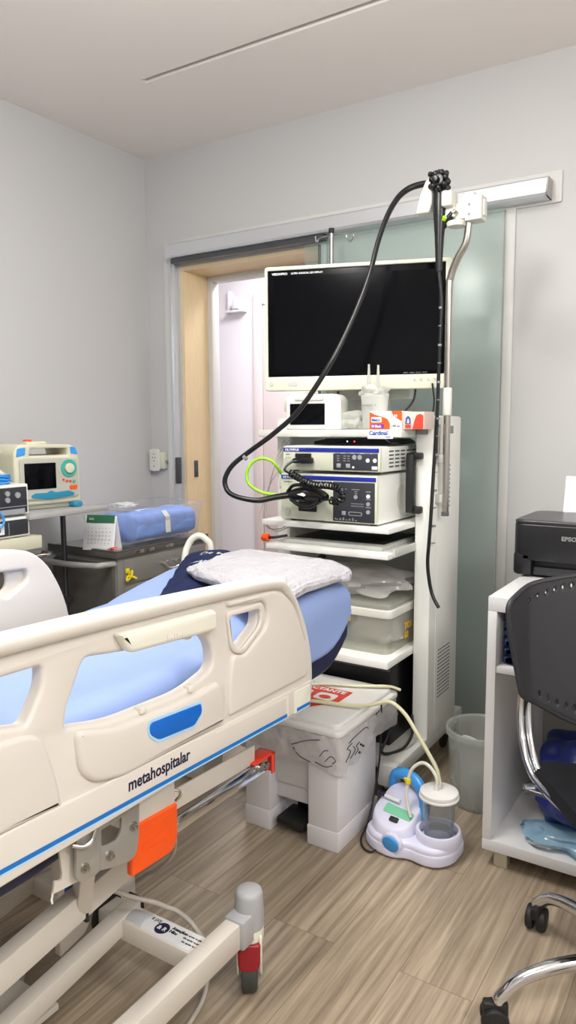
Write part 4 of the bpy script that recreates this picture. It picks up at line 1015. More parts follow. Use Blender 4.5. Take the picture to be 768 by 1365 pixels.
def pillow(u, v):
    a = 2*PI*u; b = PI*(v-.5)
    cx, sx_ = math.cos(a), math.sin(a); cb_ = math.cos(b)
    e = 2/9.
    px = math.copysign(abs(cx)**e, cx)*abs(cb_)**.55; py = math.copysign(abs(sx_)**e, sx_)*abs(cb_)**.55; pz = math.sin(b)
    fu, fv = (px+1)/2, (py+1)/2
    P4, P3, P1, P2 = Vector((-1.37, 1.60)), Vector((-.962, 1.36)), Vector((-1.41, 1.915)), Vector((-.975, 1.885))
    q_ = (P4.lerp(P3, fu)).lerp(P1.lerp(P2, fu), fv)
    q_ = q_+(q_-Vector((-1.18, 1.69)))*.10*abs(px*py)**3-(q_-Vector((-1.18, 1.69)))*.05*(1-abs(px*py))
    cor = abs(px*py)
    th = .030*(1-.8*cor**2)
    z = pz*th; X_, Y_ = q_.x, q_.y
    z += .884-.05*max(0, (X_+1.04)/.1)**2+.010*nz((X_, Y_, pz), 9)+.009*nz((X_, Y_, pz), 20)
    return Vector((X_, Y_, z+.010))
solo('pillow', MB().grid(pillow, 96, 40, closed_u=True), 'pillow_white', 'flat white pillow on the end of the bed nearest the equipment cart', 'pillow', loc=(-1.195, 1.645, .84), ang=80)

# ================================================================== emergency cart by the left wall
k = thing('crash_cart', 'grey steel drawer cart against the left wall, with bumper top and yellow seal', 'cart', (-2.58, 2.6, 0)); o = k.location
X0, X1, Y0, Y1 = -2.80, -2.35, 2.29, 2.925
MB(o).box(X0+.01, X1-.012, Y0+.012, Y1-.01, .10, .725, .004).build('cabinet_body', 'cart_steel', k)
tp = MB(o).box(X0, X1, Y0-.005, Y1, .725, .752, .003)
tp.box(X0, X1, Y0-.005, Y0+.004, .752, .760, .001).box(X1-.006, X1, Y0, Y1, .752, .760, .001)
tp = tp.build('worktop', 'cart_dark', k)
MB(o).box(X0+.006, X1-.008, Y0+.004, Y1-.004, .752, .7535).build('steel_sheet', 'top_steel', tp)
for y in (2.40, 2.47, 2.60): MB(o).box(X1-.0005, X1+.002, y, y+.055, .731, .749, .001).build('edge_reflector', 'top_steel', tp)
MB(o).box(X1-.0005, X1+.004, 2.60, 2.61, .736, .744, .001).build('latch', 'chrome', tp)
for i, (z0, z1) in enumerate(((.605, .715), (.475, .595), (.345, .465), (.135, .335))):
    d = MB(o).box(X1-.014, X1-.002, 2.335, 2.905, z0, z1, .003).build('drawer', 'cart_steel', k)
    zc_ = (z0+z1)/2
    h = MB(o); h.cyl((X1-.002, 2.575, zc_+.005), (X1+.016, 2.575, zc_+.005), .007).cyl((X1-.002, 2.705, zc_+.005), (X1+.016, 2.705, zc_+.005), .007)
    h.tube([(X1+.014, 2.575, zc_+.005), (X1+.018, 2.60, zc_-.018), (X1+.018, 2.64, zc_-.026), (X1+.018, 2.68, zc_-.018), (X1+.014, 2.705, zc_+.005)], .005, n=10)
    h.build('drawer_handle', 'chrome', d)
    if i == 0:
        MB(o).cyl((X1-.002, 2.62, zc_+.006), (X1+.008, 2.62, zc_+.006), .007).cyl((X1-.002, 2.665, zc_+.006), (X1+.008, 2.665, zc_+.006), .007).build('lock_barrel', 'chrome', d)
sl = MB(o).tube([(X1+.004, 2.352, .648), (X1+.022, 2.355, .665), (X1+.024, 2.345, .640), (X1+.010, 2.335, .622), (X1+.004, 2.345, .640), (X1+.02, 2.36, .637), (X1+.03, 2.375, .628)], .005, n=8).box(X1-.002, X1+.008, 2.335, 2.355, .655, .675, .002)
sl.build('security_seal', 'yellow', k)
MB(o).tube([(X1-.03, Y0+.01, .70), (X1-.03, Y0-.06, .705), (X1-.05, Y0-.09, .705), (-2.56, Y0-.10, .700), (X0+.06, Y0-.09, .700), (X0+.03, Y0-.06, .70), (X0+.03, Y0+.01, .70)], .013, n=14, k=8).build('push_handle', 'grey_handle', k)
# side bin hanging at the near end
MB(o).box(-2.77, -2.38, Y0-.004, Y0+.012, .14, .70, .003).build('end_panel', 'cart_dark', k)
for x in (-2.75, -2.42):
    for y in (2.36, 2.86):
        c = MB(o).box(x-.02, x+.02, y-.02, y+.02, .07, .10, .004).build('caster', 'cart_dark', k)
        MB(o).cyl((x-.012, y, .04), (x+.012, y, .04), .04, bev=.004).build('wheel', 'tyre', c)
# raised swivel tray with its post
MB(o).box(-2.72, -2.34, 1.83, 2.235, .948, .968, .004).build('swivel_tray', 'grey_handle', k)
MB(o).cyl((-2.66, 2.262, .16), (-2.66, 2.262, .95), .012).box(-2.70, -2.62, 2.10, 2.29, .935, .948, .002).box(-2.68, -2.64, 2.25, 2.30, .5, .53, .002).build('tray_post', 'dark_metal', k)

# defibrillator on the tray
k = thing('defibrillator', 'cream defibrillator with black screen and teal dial on the raised tray', 'defibrillator', (-2.53, 2.035, .968), R(-9)); 
# local: front faces +x, y along tray
Hh = .262; W_ = .148
fr = rounded([(-W_, .02), (W_, .02), (W_-.004, Hh-.045), (W_-.03, Hh), (-W_+.02, Hh+.005), (-W_-.002, Hh-.03)], [.02, .02, .03, .03, .03, .02], 6)
hole = rounded([(-W_+.065, Hh-.042), (W_-.055, Hh-.042), (W_-.065, Hh-.014), (-W_+.075, Hh-.014)], .008)
MB().plate(fr, (hole,), .18, .012, fx(-.10), seg=3).build('housing', 'defib', k)
MB().box(-.09, .06, -W_+.01, W_-.01, .0, .03, .008).build('base_skid', 'defib_grey', k)
fp = MB().plate(rounded([(-W_+.016, .045), (-.01, .038), (W_-.014, .045), (W_-.02, Hh-.055), (-W_+.016, Hh-.050)], [.02, .05, .02, .02, .02], 6), (), .012, .004, fx(.078)).build('front_panel', 'defib_grey', k)
MB().box(.088, .093, -W_+.034, .025, .085, Hh-.072, .002).build('screen', 'black_gloss', k)
MB().lathe([(.0, .0), (.036, 0), (.036, .006), (.023, .006), (.023, .0), (0, 0)], (0, 0, 0), 32, mx=face((.089, .085, .165), (0, 1, 0), (0, 0, 1))).build('dial_ring', 'teal_ring', k)
MB().cyl((.089, .085, .165), (.104, .085, .165), .021, n=28, bev=.003).build('dial', 'defib', k)
for (y, z, mm, r_) in ((.058, .118, 'orange_red', .005), (.074, .112, 'orange_red', .005), (.090, .110, 'orange_red', .005), (.108, .108, 'teal_ring', .007), (.095, .085, 'orange', .009), (.113, .085, 'orange', .009)):
    MB().cyl((.089, y, z), (.094, y, z), r_, n=16).build('button', mm, k)
MB().plate(rounded([(-.085, .050), (.0, .040), (.105, .050), (.108, .062), (.08, .072), (.02, .068), (.0, .078), (-.02, .068), (-.07, .070), (-.09, .060)], .006), (), .004, .001, fx(.089)).build('teal_band', 'teal', k)
MB().plate(rounded([(-W_+.006, Hh-.045), (-W_+.045, Hh-.038), (-W_+.048, Hh-.008), (-W_+.012, Hh-.012)], .006), (), .003, .001, fx(.0795)).build('blue_badge', 'asp_blue', k)
MB().plate(rounded([(W_-.045, Hh-.038), (W_-.012, Hh-.042), (W_-.022, Hh-.012), (W_-.048, Hh-.008)], .006), (), .003, .001, fx(.0795)).build('blue_badge', 'asp_blue', k)
for y in (-W_+.01, W_-.035): MB().box(.03, .10, y-.014, y+.03, -.0, .024, .008).build('foot', 'teal', k)
MB().box(-.03, .02, -.06, .03, Hh-.002, Hh+.014, .006).build('paddle_top', 'defib', k)
MB().box(-.02, .01, -.055, -.03, Hh+.012, Hh+.022, .004).build('paddle_button', 'orange', k)
# coiled beige lead on the near side of the defibrillator
m = MB(); sp_ = catmull([(-2.56, 1.86, 1.20), (-2.54, 1.82, 1.21), (-2.52, 1.78, 1.17), (-2.48, 1.80, 1.12), (-2.46, 1.83, 1.09)], 40)
hel = [p+Vector((math.cos(i*.9), .3*math.sin(i*.9), math.sin(i*.9)))*.018 for i, p in enumerate(sp_)]
m.tube(hel, .006, n=8, k=1); solo('coiled_beige_lead', m, 'defib', 'beige coiled lead hanging beside the defibrillator', 'cable', loc=(-2.56, 1.86, 1.20))
m = MB(); m.box(-2.66, -2.50, 1.72, 1.84, 1.19, 1.235, .015).box(-2.64, -2.52, 1.70, 1.78, 1.20, 1.225, .01)
solo('paddle_cradle', m, 'defib', 'beige paddle holder at the left edge above the stacked dark units', 'paddle', loc=(-2.58, 1.78, 1.19))

# trolley and stacked devices at the far left edge
k = thing('side_trolley', 'pale side trolley at the left edge carrying the two stacked dark-fronted units', 'trolley', (-2.56, 1.62, 0)); o = k.location
MB(o).box(-2.78, -2.34, 1.33, 1.885, .835, .885, .004).build('trolley_top', 'defib', k)
MB(o).box(-2.78, -2.352, 1.345, 1.80, .28, .835, .004).build('trolley_body', 'cart_dark', k)
MB(o).tube([(-2.345, 1.34, .81), (-2.325, 1.36, .81), (-2.325, 1.60, .81), (-2.335, 1.86, .805), (-2.36, 1.93, .80), (-2.42, 1.95, .80)], .009, n=12).build('chrome_rail', 'steel', k)
for x in (-2.74, -2.39):
    for y in (1.38, 1.77):
        c = MB(o).cyl((x, y, .06), (x, y, .29), .014).build('leg', 'steel', k)
        MB(o).cyl((x-.012, y, .035), (x+.012, y, .035), .035, bev=.003).build('wheel', 'tyre', c)
def black_unit(name, label, z0, z1, variant):
    t = thing(name, label, 'medical device', (-2.56, 1.60, z0)); o = t.location
    MB(o).box(-2.76, -2.36, 1.42, 1.845, z0+.004, z1, .005).build('housing', 'cart_white', t)
    pn = MB(o).box(-2.361, -2.354, 1.43, 1.835, z0+.012, z1-.010, .003).build('front_panel', 'panel_dark', t)
    yb = -2.354
    if variant:
        for (y, z, r_) in ((1.70, .085, .008), (1.70, .062, .008), (1.745, .088, .010), (1.745, .064, .010), (1.79, .080, .011)): MB(o).cyl((yb, y, z0+z), (yb+.006, y, z0+z), r_, n=16).build('knob', 'button_grey', pn)
        MB(o).plate(rounded([(1.575, z0+.055), (1.66, z0+.055), (1.66, z0+.095), (1.575, z0+.095)], .008), (rounded([(1.583, z0+.063), (1.645, z0+.063), (1.645, z0+.087), (1.583, z0+.087)], .004),), .003, 0, fx(yb)).build('white_frame', 'print_white', pn)
        MB(o).box(yb-.001, yb+.003, 1.70, 1.82, z0+.010, z0+.028).build('name_strip', 'button_grey', pn)
        MB(o).box(yb-.001, yb+.001, 1.43, 1.835, z0+.036, z0+.039).build('panel_groove', 'print_grey', pn)
    else:
        MB(o).plate(rounded([(1.64, z0+.02), (1.725, z0+.02), (1.725, z0+.062), (1.64, z0+.062)], .004), (rounded([(1.655, z0+.029), (1.71, z0+.029), (1.71, z0+.054), (1.655, z0+.054)], .002),), .003, 0, fx(yb)).build('white_frame', 'print_white', pn)
        for y in (1.60, 1.745): MB(o).box(yb-.001, yb+.001, y, y+.003, z0+.016, z0+.062).build('divider_line', 'print_grey', pn)
    return t
black_unit('suction_monitor', 'lower of the two dark-fronted units stacked at the left edge, with a square white frame', .885, .965, 0)
black_unit('ventilator_unit', 'upper of the two dark-fronted units stacked at the left edge, with round knobs', .968, 1.088, 1)
m = MB(); q = []
for i in range(220):
    a_ = i*.33; r_ = .07+.012*math.sin(i*.07); q.append((-2.44+r_*.8*math.cos(a_), 1.72+r_*1.2*math.sin(a_), 1.094+.0002*i*.6+.004*math.sin(i*.9)))
m.tube(q, .0045, n=6, k=1)
m.tube([(-2.40, 1.66, 1.10), (-2.352, 1.62, 1.07), (-2.345, 1.60, .98), (-2.342, 1.68, .93), (-2.343, 1.72, .96), (-2.345, 1.68, 1.02)], .0045, n=8)
solo('blue_cable', m, 'asp_blue', 'coil of bright blue cable lying on the stacked dark units at the left edge', 'cable', loc=(-2.44, 1.72, 1.09))

# calendar, clear box with wrapped pack, gloves, on the crash cart
k = thing('desk_calendar', 'small tent calendar with green header on the grey drawer cart', 'calendar', (-2.490, 2.336, .754), R(-70)); 
def tent(x0, x1): return [(x0, 0), (x1, 0)]
MB().bar((.042, 0, 0), (.0, 0, .150), .15, .002, up=(1, 0, 0)).bar((-.042, 0, 0), (.0, 0, .150), .15, .002, up=(1, 0, 0)).build('card_stand', 'paper', k)
nrm = Vector((.150, 0, .042)).normalized()
fm = face(Vector((.0425, -.068, .003))+nrm*.0025, (0, 1, 0), (-.042, 0, .150))
MB().plate([(0, .004), (.136, .004), (.136, .118), (0, .118)], (), .001, 0, fm).build('month_page', 'print_white', k)
MB().plate([(0, .120), (.136, .120), (.136, .156), (0, .156)], (), .001, 0, fm).build('green_header', 'cal_green', k)
q = MB()
for r_ in range(5):
    for c_ in range(7): q.text(str((r_*7+c_) % 31+1), .010, fm @ Matrix.Translation((.012+c_*.017, .092-r_*.017, .0015)), ext=.0002)
q.build('day_numbers', 'print_grey', k)
q = MB(); q.text('2023', .012, fm @ Matrix.Translation((.012, .133, .0015))).build('header_lettering', 'print_white', k)
k = thing('clear_bin', 'clear plastic box without lid holding the blue wrapped pack on the drawer cart', 'storage box', (-2.53, 2.62, .754)); o = k.location
tub(MB(o), -2.70, -2.365, 2.390, 2.92, .7545, .925, .035, .022).build('tub', 'clear_box', k)
ringplate(MB(o), -2.712, -2.353, 2.378, 2.932, .923, .006, .04, .014, .002).build('rim', 'clear_box', k)
def wrap(u, v):
    a = 2*PI*v; y = 2.420+.46*u
    rx, rz_ = .114, .066
    e = .55
    x = math.copysign(abs(math.cos(a))**e, math.cos(a))*rx; z = math.copysign(abs(math.sin(a))**e, math.sin(a))*rz_
    s_ = 1-.9*max(0, (.06-min(u, 1-u))/.06)**3
    n_ = 1+.05*nz((x*9, y*8, z*9))+.03*nz((x*25, y*22, z*25))
    return Vector((-2.49+x*s_*n_, y, .839+z*s_*n_))
wp = solo('wrapped_pack', MB().grid(wrap, 40, 40), 'wrap_blue', 'blue cloth-wrapped sterile pack with a strip of tape inside the clear box', 'sterile pack', loc=(-2.49, 2.61, .77), ang=80)
MB((-2.49, 2.61, .77)).bar((-2.373, 2.65, .80), (-2.376, 2.65, .876), .032, .003, up=(1, 0, 0)).bar((-2.376, 2.65, .875), (-2.402, 2.65, .902), .032, .003, up=(1, 0, 0)).build('tape_strip', 'device_white', wp)
m = MB(); m.grid(crumple((-2.52, 2.50, .937), .05, .06, .012, .5, 21, 20), 30, 12, closed_u=True)
solo('glove_wrapper', m, 'white_film', 'crumpled white wrapper resting on the rim of the clear box', 'wrapper', loc=(-2.52, 2.50, .905))
m = MB(); m.grid(crumple((-2.39, 2.315, .762), .03, .02, .009, .5, 31, 20), 30, 12, closed_u=True)
solo('candy_wrappers', m, 'poly_bag', 'small heap of clear and pink wrappers in front of the calendar', 'wrapper', loc=(-2.39, 2.315, .754))
MB((-2.39, 2.315, .754)).grid(crumple((-2.385, 2.308, .767), .014, .02, .006, .5, 33, 20), 16, 8, closed_u=True).build('pink_wrapper', 'orange_red', bpy.data.objects['candy_wrappers'])
# white curved handle standing behind the bed
m = MB(); m.tube([(-1.74, 2.02, .56), (-1.745, 2.03, .80), (-1.74, 2.05, .875), (-1.715, 2.07, .905), (-1.69, 2.09, .89), (-1.675, 2.10, .84), (-1.67, 2.11, .56)], [.012, .012], n=14, k=8, flat=.8)
m.box(-1.76, -1.65, 2.0, 2.13, .0, .56, .02)
solo('white_stand_handle', m, 'device_white', 'white looped handle of a small stand behind the far side of the bed', 'stand', loc=(-1.71, 2.07, 0))
# ================================================================== pedal bin
k = thing('pedal_bin', 'white pedal waste bin with a bag folded over its rim, between bed and equipment cart', 'waste bin', (-1.19, 2.0, 0)); o = k.location
X0, X1, Y0, Y1, H = -1.366, -1.020, 1.872, 2.235, .365
m = MB(o)
m.box(X0, X0+.095, Y0, Y1-.10, 0, .37, .006); m.box(X1-.108, X1, Y0, Y1-.10, 0, .37, .006)
m.box(X0+.02, X1-.02, Y0+.035, Y1-.11, .155, .37, .006)
m.box(X0+.003, X1-.003, Y0+.10, Y1-.093, 0, .37, .006)
m.box(X0-.002, X0+.097, Y0-.002, Y1-.088, 0, .066, .004); m.box(X1-.110, X1+.002, Y0-.002, Y1-.088, 0, .066, .004)
m.box(X0+.09, X1-.10, Y0+.045, Y0+.12, .10, .16, .004)
m.build('bin_body', 'bin_white', k)
MB(o).box(X0+.115, X1-.125, Y0+.0, Y0+.13, .028, .055, .012).box(X0+.13, X1-.14, Y0+.10, Y0+.14, .02, .09, .01).build('pedal', 'rubber', k)
# bag skirt sticking out under the lid
def skirt(u, v):
    per = rounded([(X0-.012, Y0-.012), (X1+.012, Y0-.012), (X1+.012, Y1+.03), (X0-.012, Y1+.03)], .03, 8)
    return per
per = []
base_ = rounded([(X0-.006, Y0-.008), (X1+.008, Y0-.008), (X1+.008, Y1+.04), (X0-.006, Y1+.04)], .025, 8)
for a_, b_ in zip(base_, base_[1:]+base_[:1]):
    n_ = max(1, int((b_-a_).length/.008)); 
    for j in range(n_): per.append(a_.lerp(b_, j/n_))
cc = Vector(((X0+X1)/2, (Y0+Y1)/2))
def sk(u, v):
    i = int(round(u*len(per))) % len(per); p = per[i]; d = (p-cc).normalized()
    low = .085+.035*nz((p.x*3, p.y*3, 5), 1.6)+(.03 if p.y < Y0+.03 else 0)*(1-abs((p.x-X1)/.35))
    z = .372-low*v
    f = (.009+.005*math.sin(v*2.6))*(1+.8*nz((p.x, p.y, v*.05), 26))+.006*nz((p.x, p.y, v*.2), 60)
    return Vector((p.x+d.x*f, p.y+d.y*f, z+.002*nz((p.x, p.y, v), 40)))
bg = MB(o).grid(sk, len(per), 12, closed_u=True).build('bin_bag', 'poly_bag', k, ang=80)
m = MB(o)
def scrib(pts, r_=.0022):
    for pl in pts: m.tube(pl, r_, n=6, k=5)
fyk = Y0-.026
scrib([[(X1-.150, fyk, .325), (X1-.10, fyk, .348), (X1-.05, fyk, .362)], [(X1-.145, fyk, .318), (X1-.12, fyk-.002, .295), (X1-.08, fyk-.002, .285)], [(X1-.065, fyk-.002, .290), (X1-.03, fyk-.002, .283), (X1-.005, fyk-.002, .292)],
       [(X1-.03, fyk-.002, .30), (X1-.01, fyk-.002, .32), (X1+.006, fyk-.002, .31), (X1-.005, fyk-.002, .298)], [(X1-.05, fyk, .31), (X1-.035, fyk, .33), (X1-.02, fyk, .335)]], .0014)
fxk = X1+.026
scrib([[(fxk, Y0+.0, .30), (fxk, Y0+.03, .322), (fxk, Y0+.01, .338), (fxk, Y0+.04, .345)], [(fxk, Y0+.03, .30), (fxk, Y0+.06, .315), (fxk, Y0+.05, .33)], [(fxk, Y0+.02, .352), (fxk, Y0+.06, .358), (fxk, Y0+.13, .362), (fxk, Y0+.15, .352)],
       [(fxk, Y0+.06, .30), (fxk, Y0+.08, .31), (fxk, Y0+.07, .325), (fxk, Y0+.09, .33)]], .0014)
for y, z in ((.10, .318), (.115, .308), (.09, .296)): m.sphere((fxk, Y0+y, z), .004, n=8)
m.build('bag_print', 'ink', bg)
# lid with raised rim
m = MB(o)
lo_ = rounded([(X0-.014, Y0-.014), (X1+.014, Y0-.014), (X1+.014, Y1+.055), (X0-.014, Y1+.055)], .03, 6)
m.plate(lo_, (), .022, .008, fz(.368), seg=3)
m.plate([(cc.x+(p.x-cc.x)*.91, cc.y+.02+(p.y-cc.y-.02)*.91) for p in lo_], (), .022, .009, fz(.382), seg=3)
ld = m.build('bin_lid', 'lid_white', k)
lz = .4045
MB(o).plate(rounded([(-1.335, 1.905), (-1.335, 2.15), (-1.115, 2.15), (-1.115, 2.05), (-1.20, 1.93), (-1.335, 1.905)], .006), (rounded([(-1.31, 2.03), (-1.235, 2.03), (-1.235, 2.105), (-1.31, 2.105)], .02), rounded([(-1.215, 2.04), (-1.14, 2.04), (-1.14, 2.105), (-1.215, 2.105)], .02)), .0008, 0, fz(lz)).build('hazard_label', 'label_red', ld)
MB(o).text('INFECTANTE', .033, face((-1.325, 2.118, lz+.001), (1, 0, 0), (0, 1, 0)), bold=.03).build('label_lettering', 'print_white', ld)
q = MB(o)
for cx_ in (-1.272, -1.178): q.sphere((cx_, 2.068, lz+.001), .022, (1, .7, .03), 14)
q.build('label_symbols', 'label_red', ld)

# suction tubes
hose = [(-1.30, 1.985, .418), (-1.22, 1.98, .414), (-1.15, 2.0, .414), (-1.05, 2.02, .415), (-.995, 2.035, .424), (-.960, 2.048, .435), (-.925, 2.05, .440), (-.88, 2.045, .415), (-.836, 2.035, .368), (-.793, 2.03, .311), (-.768, 2.03, .27), (-.757, 2.03, .225)]
solo('suction_hose', MB().tube(hose, .0062, n=12, k=8), 'hose', 'pale yellow suction hose running from the bin lid down to the suction jar', 'hose', loc=(-.757, 2.03, .24))
h2 = [(-1.30, 2.10, .412), (-1.22, 2.16, .412), (-1.12, 2.20, .412), (-1.03, 2.245, .414), (-.995, 2.27, .40)]
solo('spare_hose', MB().tube(h2, .0050, n=10, k=8), 'hose', 'second pale hose lying along the back edge of the bin lid', 'hose', loc=(-1.12, 2.20, .407))

# ================================================================== suction aspirator
k = thing('suction_aspirator', 'small white suction aspirator with blue handle and blue round cap on the floor', 'aspirator', (-.835, 2.03, 0), R(-4)); 
body = rounded([(-.150, -.055), (-.10, -.098), (-.03, -.108), (.02, -.080), (.06, -.088), (.11, -.078), (.142, -.03), (.140, .06), (.10, .10), (.04, .105), (-.06, .12), (-.13, .09)], [.05, .05, .05, .03, .03, .05, .05, .05, .04, .04, .05, .05], 6)
def scl(P, k_, c=(0, 0)): return [(c[0]+(p[0]-c[0])*k_, c[1]+(p[1]-c[1])*k_) for p in P]
m = MB(); m.plate(scl(body, 1.0), (), .040, .010, fz(.004), seg=4); m.plate(scl(body, .975), (), .030, .012, fz(.030), seg=4)
m.build('base_tray', 'asp_white', k)
# dome body (left part)
dome = rounded([(-.138, -.04), (-.09, -.088), (-.03, -.092), (.015, -.06), (.02, .04), (-.01, .09), (-.06, .105), (-.12, .08)], [.05, .05, .04, .04, .04, .05, .05, .05], 8)
def dm_(u, v):
    i = int(round(u*len(dome))) % len(dome); p = Vector(dome[i]); j = int(round(v*7))
    s_ = [1.0, .99, .975, .955, .92, .895, .85, .0][j]; f_ = [0, .3, .55, .78, .92, .98, 1, 1][j]
    c_ = Vector((-.062, .01)); q_ = c_+(p-c_)*s_
    top = .118+.42*q_.y-.04*(q_.x+.062)
    return Vector((q_.x, q_.y, .04+(top-.04)*f_))
m = MB().grid(dm_, len(dome), 7, closed_u=True); m.build('motor_housing', 'asp_white', k, ang=60)
# jar cradle
m = MB(); m.lathe([(.052, .05), (.066, .05), (.070, .075), (.066, .088), (.058, .088), (.054, .07)], (.078, .0, 0), 40); m.build('jar_cradle', 'asp_white', k)
# handle
m = MB(); m.tube([(-.125, .085, .13), (-.115, .08, .172), (-.08, .072, .190), (-.035, .06, .188), (.0, .045, .165), (.016, .03, .13), (.020, .02, .09)], [.013, .014, .014, .013], n=14, k=8, flat=1.3)
m.build('carry_handle', 'asp_blue', k)
MB().cyl((-.028, -.088, .052), (-.028, -.104, .050), .034, n=36, bev=.003).build('knob_seat', 'asp_white', k)
MB().cyl((-.028, -.102, .052), (-.028, -.110, .050), .027, n=36, bev=.003).build('round_knob', 'asp_blue', k)
tm = face((-.115, -.02, .1125), (1, 0, -.04), (0, 1, .42))
MB().box(.055, .083, -.042, -.026, .0, .008, .002, mx=tm).build('rocker_switch', 'rubber', k)
m = MB(); m.plate(rounded([(.02, -.015), (.115, -.02), (.12, .01), (.02, .02)], .006), (), .001, 0, tm).build('green_label', 'green_label', k)
m = MB(); m.tube([tm@Vector((-.02, .035, .008)), tm@Vector((.06, .03, .008))], .007, n=12, k=1); m.build('filter_tube', 'print_white', k)
MB().tube([tm@Vector((-.02, .035, .009)), tm@Vector((.005, .034, .009))], .0075, n=12, k=1).build('filter_band', 'navy_text', k)
MB().box(-.100, -.085, -.082, -.074, .012, .026, .002).build('cord_inlet', 'rubber', k)
# jar
J = (.078, .0, 0)
jr = MB().lathe([(0, .052), (.040, .052), (.043, .056), (.047, .10), (.0495, .20), (.047, .20), (.0445, .10), (.041, .058), (0, .056)], J, 48).build('suction_jar', 'jar', k)
MB().lathe([(0, .058), (.040, .058), (.0405, .085), (0, .085)], J, 32).build('jar_film', 'jar', jr)
m = MB(); m.lathe([(0, .214), (.050, .212), (.057, .208), (.058, .203), (.0575, .196), (.060, .195), (.060, .190), (.052, .190), (.050, .194), (0, .194)], J, 48)
m.cyl((J[0]-.004, .004, .212), (J[0]-.004, .004, .228), .008, n=16); m.cyl((J[0]-.004, -.012, .212), (J[0]-.004, -.012, .226), .006, n=16)
m.build('jar_lid', 'lid_white', k)
MB().tube([(J[0]-.004, -.012, .222), (J[0]-.004, -.010, .25), (.05, -.005, .276), (.02, .0, .280), (-.01, -.005, .255), (-.022, -.01, .21), (-.02, -.02, .16), (.0, -.03, .112)], .0055, n=12, k=8).build('air_tube', 'hose_clear', k)
MB().cyl((-.022, -.008, .222), (-.021, -.010, .204), .0085, bev=.002).box(-.035, -.012, -.012, -.004, .210, .222, .002).build('tube_clip', 'yellow', k)
m = MB(); m.tube([(-1.005, 2.14, .40), (-1.004, 2.13, .22), (-1.003, 2.09, .11), (-.995, 2.03, .04), (-.99, 1.97, .012), (-.965, 1.935, .006), (-.935, 1.925, .006), (-.920, 1.943, .012), (-.913, 1.952, .016)], .0032, n=8, k=8)
solo('aspirator_cord', m, 'rubber', 'thin black cord hanging beside the pedal bin and plugged into the aspirator', 'cord', loc=(-.99, 1.97, .009))

# ================================================================== translucent bucket
k = thing('round_bucket', 'translucent round plastic bucket on the floor between the cart and the white desk unit', 'bucket', (-.757, 2.42, 0)); o = k.location
MB(o).lathe([(0, .004), (.096, .004), (.102, .012), (.112, .245), (.117, .247), (.117, .265), (.114, .267), (.110, .263), (.100, .016), (0, .010)], o, 64).build('bucket_body', 'milky_bucket', k)
MB(o).lathe([(.114, .245), (.120, .245), (.121, .253), (.120, .267), (.116, .269), (.112, .265), (.112, .249)], o, 64).build('rim_band', 'milky_bucket', k)
m = MB(); m.grid(crumple((-.757, 2.42, .065), .075, .075, .05, .4, 41, 10), 40, 20, closed_u=True)
solo('bucket_film', m, 'milky_bucket', 'crumpled clear film lying inside the round bucket', 'film', loc=(-.757, 2.42, .02))
m = MB(); m.tube([(-.83, 2.42, .18), (-.81, 2.38, .235), (-.77, 2.36, .245), (-.73, 2.37, .22), (-.71, 2.40, .14), (-.72, 2.42, .05)], .004, n=8, k=8)
solo('bucket_tube', m, 'white_film', 'thin clear tube coiled inside the round bucket', 'tube', loc=(-.72, 2.42, .03))

# ================================================================== white desk unit
k = thing('white_shelf_unit', 'white open desk unit on short feet at the right edge, under the black printer', 'desk', (-.2, 2.4, 0)); o = k.location
DX, DR, DY, DB = -.63, .55, 2.045, 2.74
MB(o).box(DX, DR, DY, DB, .775, .817, .0015).build('desk_top', 'desk_white', k)
MB(o).box(DX, DX+.026, DY, DB, .088, .775, .0012).build('side_panel', 'desk_white', k)
MB(o).box(DR-.026, DR, DY, DB, .088, .775, .0012).build('side_panel', 'desk_white', k)
MB(o).box(DX, DR, DY, DB, .055, .088, .0012).build('bottom_board', 'desk_white', k)
MB(o).box(DX+.026, DX+.42, DY+.004, DB-.02, .596, .614, .001).build('shelf_board', 'desk_white', k)
MB(o).box(DX+.41, DX+.43, DY+.004, DB-.02, .614, .775, .001).build('divider', 'desk_white', k)
MB(o).box(DX+.02, DR-.02, DB-.10, DB-.085, .088, .775).build('back_panel', 'desk_back', k)
for x in (DX+.03, DR-.07):
    for y in (DY+.02, DB-.08): MB(o).box(x, x+.04, y, y+.04, 0, .055, .002).build('foot', 'foot_metal', k)
# folded navy cloths in the upper compartment
names = ['topmost', 'second from top', 'third from top', 'fourth from top', 'fifth from top', 'lowest']
z = .615
for i in range(6):
    h = (.027, .024, .026, .022, .027, .024)[i]
    def cl(u, v, z=z, h=h, i=i):
        a = 2*PI*v; e = .35
        xx = math.copysign(abs(math.cos(a))**e, math.cos(a)); zz = math.copysign(abs(math.sin(a))**.6, math.sin(a))
        s_ = 1 if 0 < u < 1 else .86
        y = 2.075+.28*u+.006*nz((xx, i, 1), 2)
        return Vector((-.50+(.097+.006*nz((i*3, 1, 1), 1))*xx*s_+.004*nz((xx, y*20, i), 1), y, z+h/2+h*.5*zz*s_+.0025*nz((xx*4, y*30, i*3), 1)))
    solo('folded_cloth', MB().grid(cl, 20, 28), 'cloth_navy', '%s folded navy cloth of the stack in the desk unit compartment' % names[5-i], 'folded cloth', group='folded navy cloths in the desk compartment', loc=(-.50, 2.2, z), ang=80)
    z += h+.0005
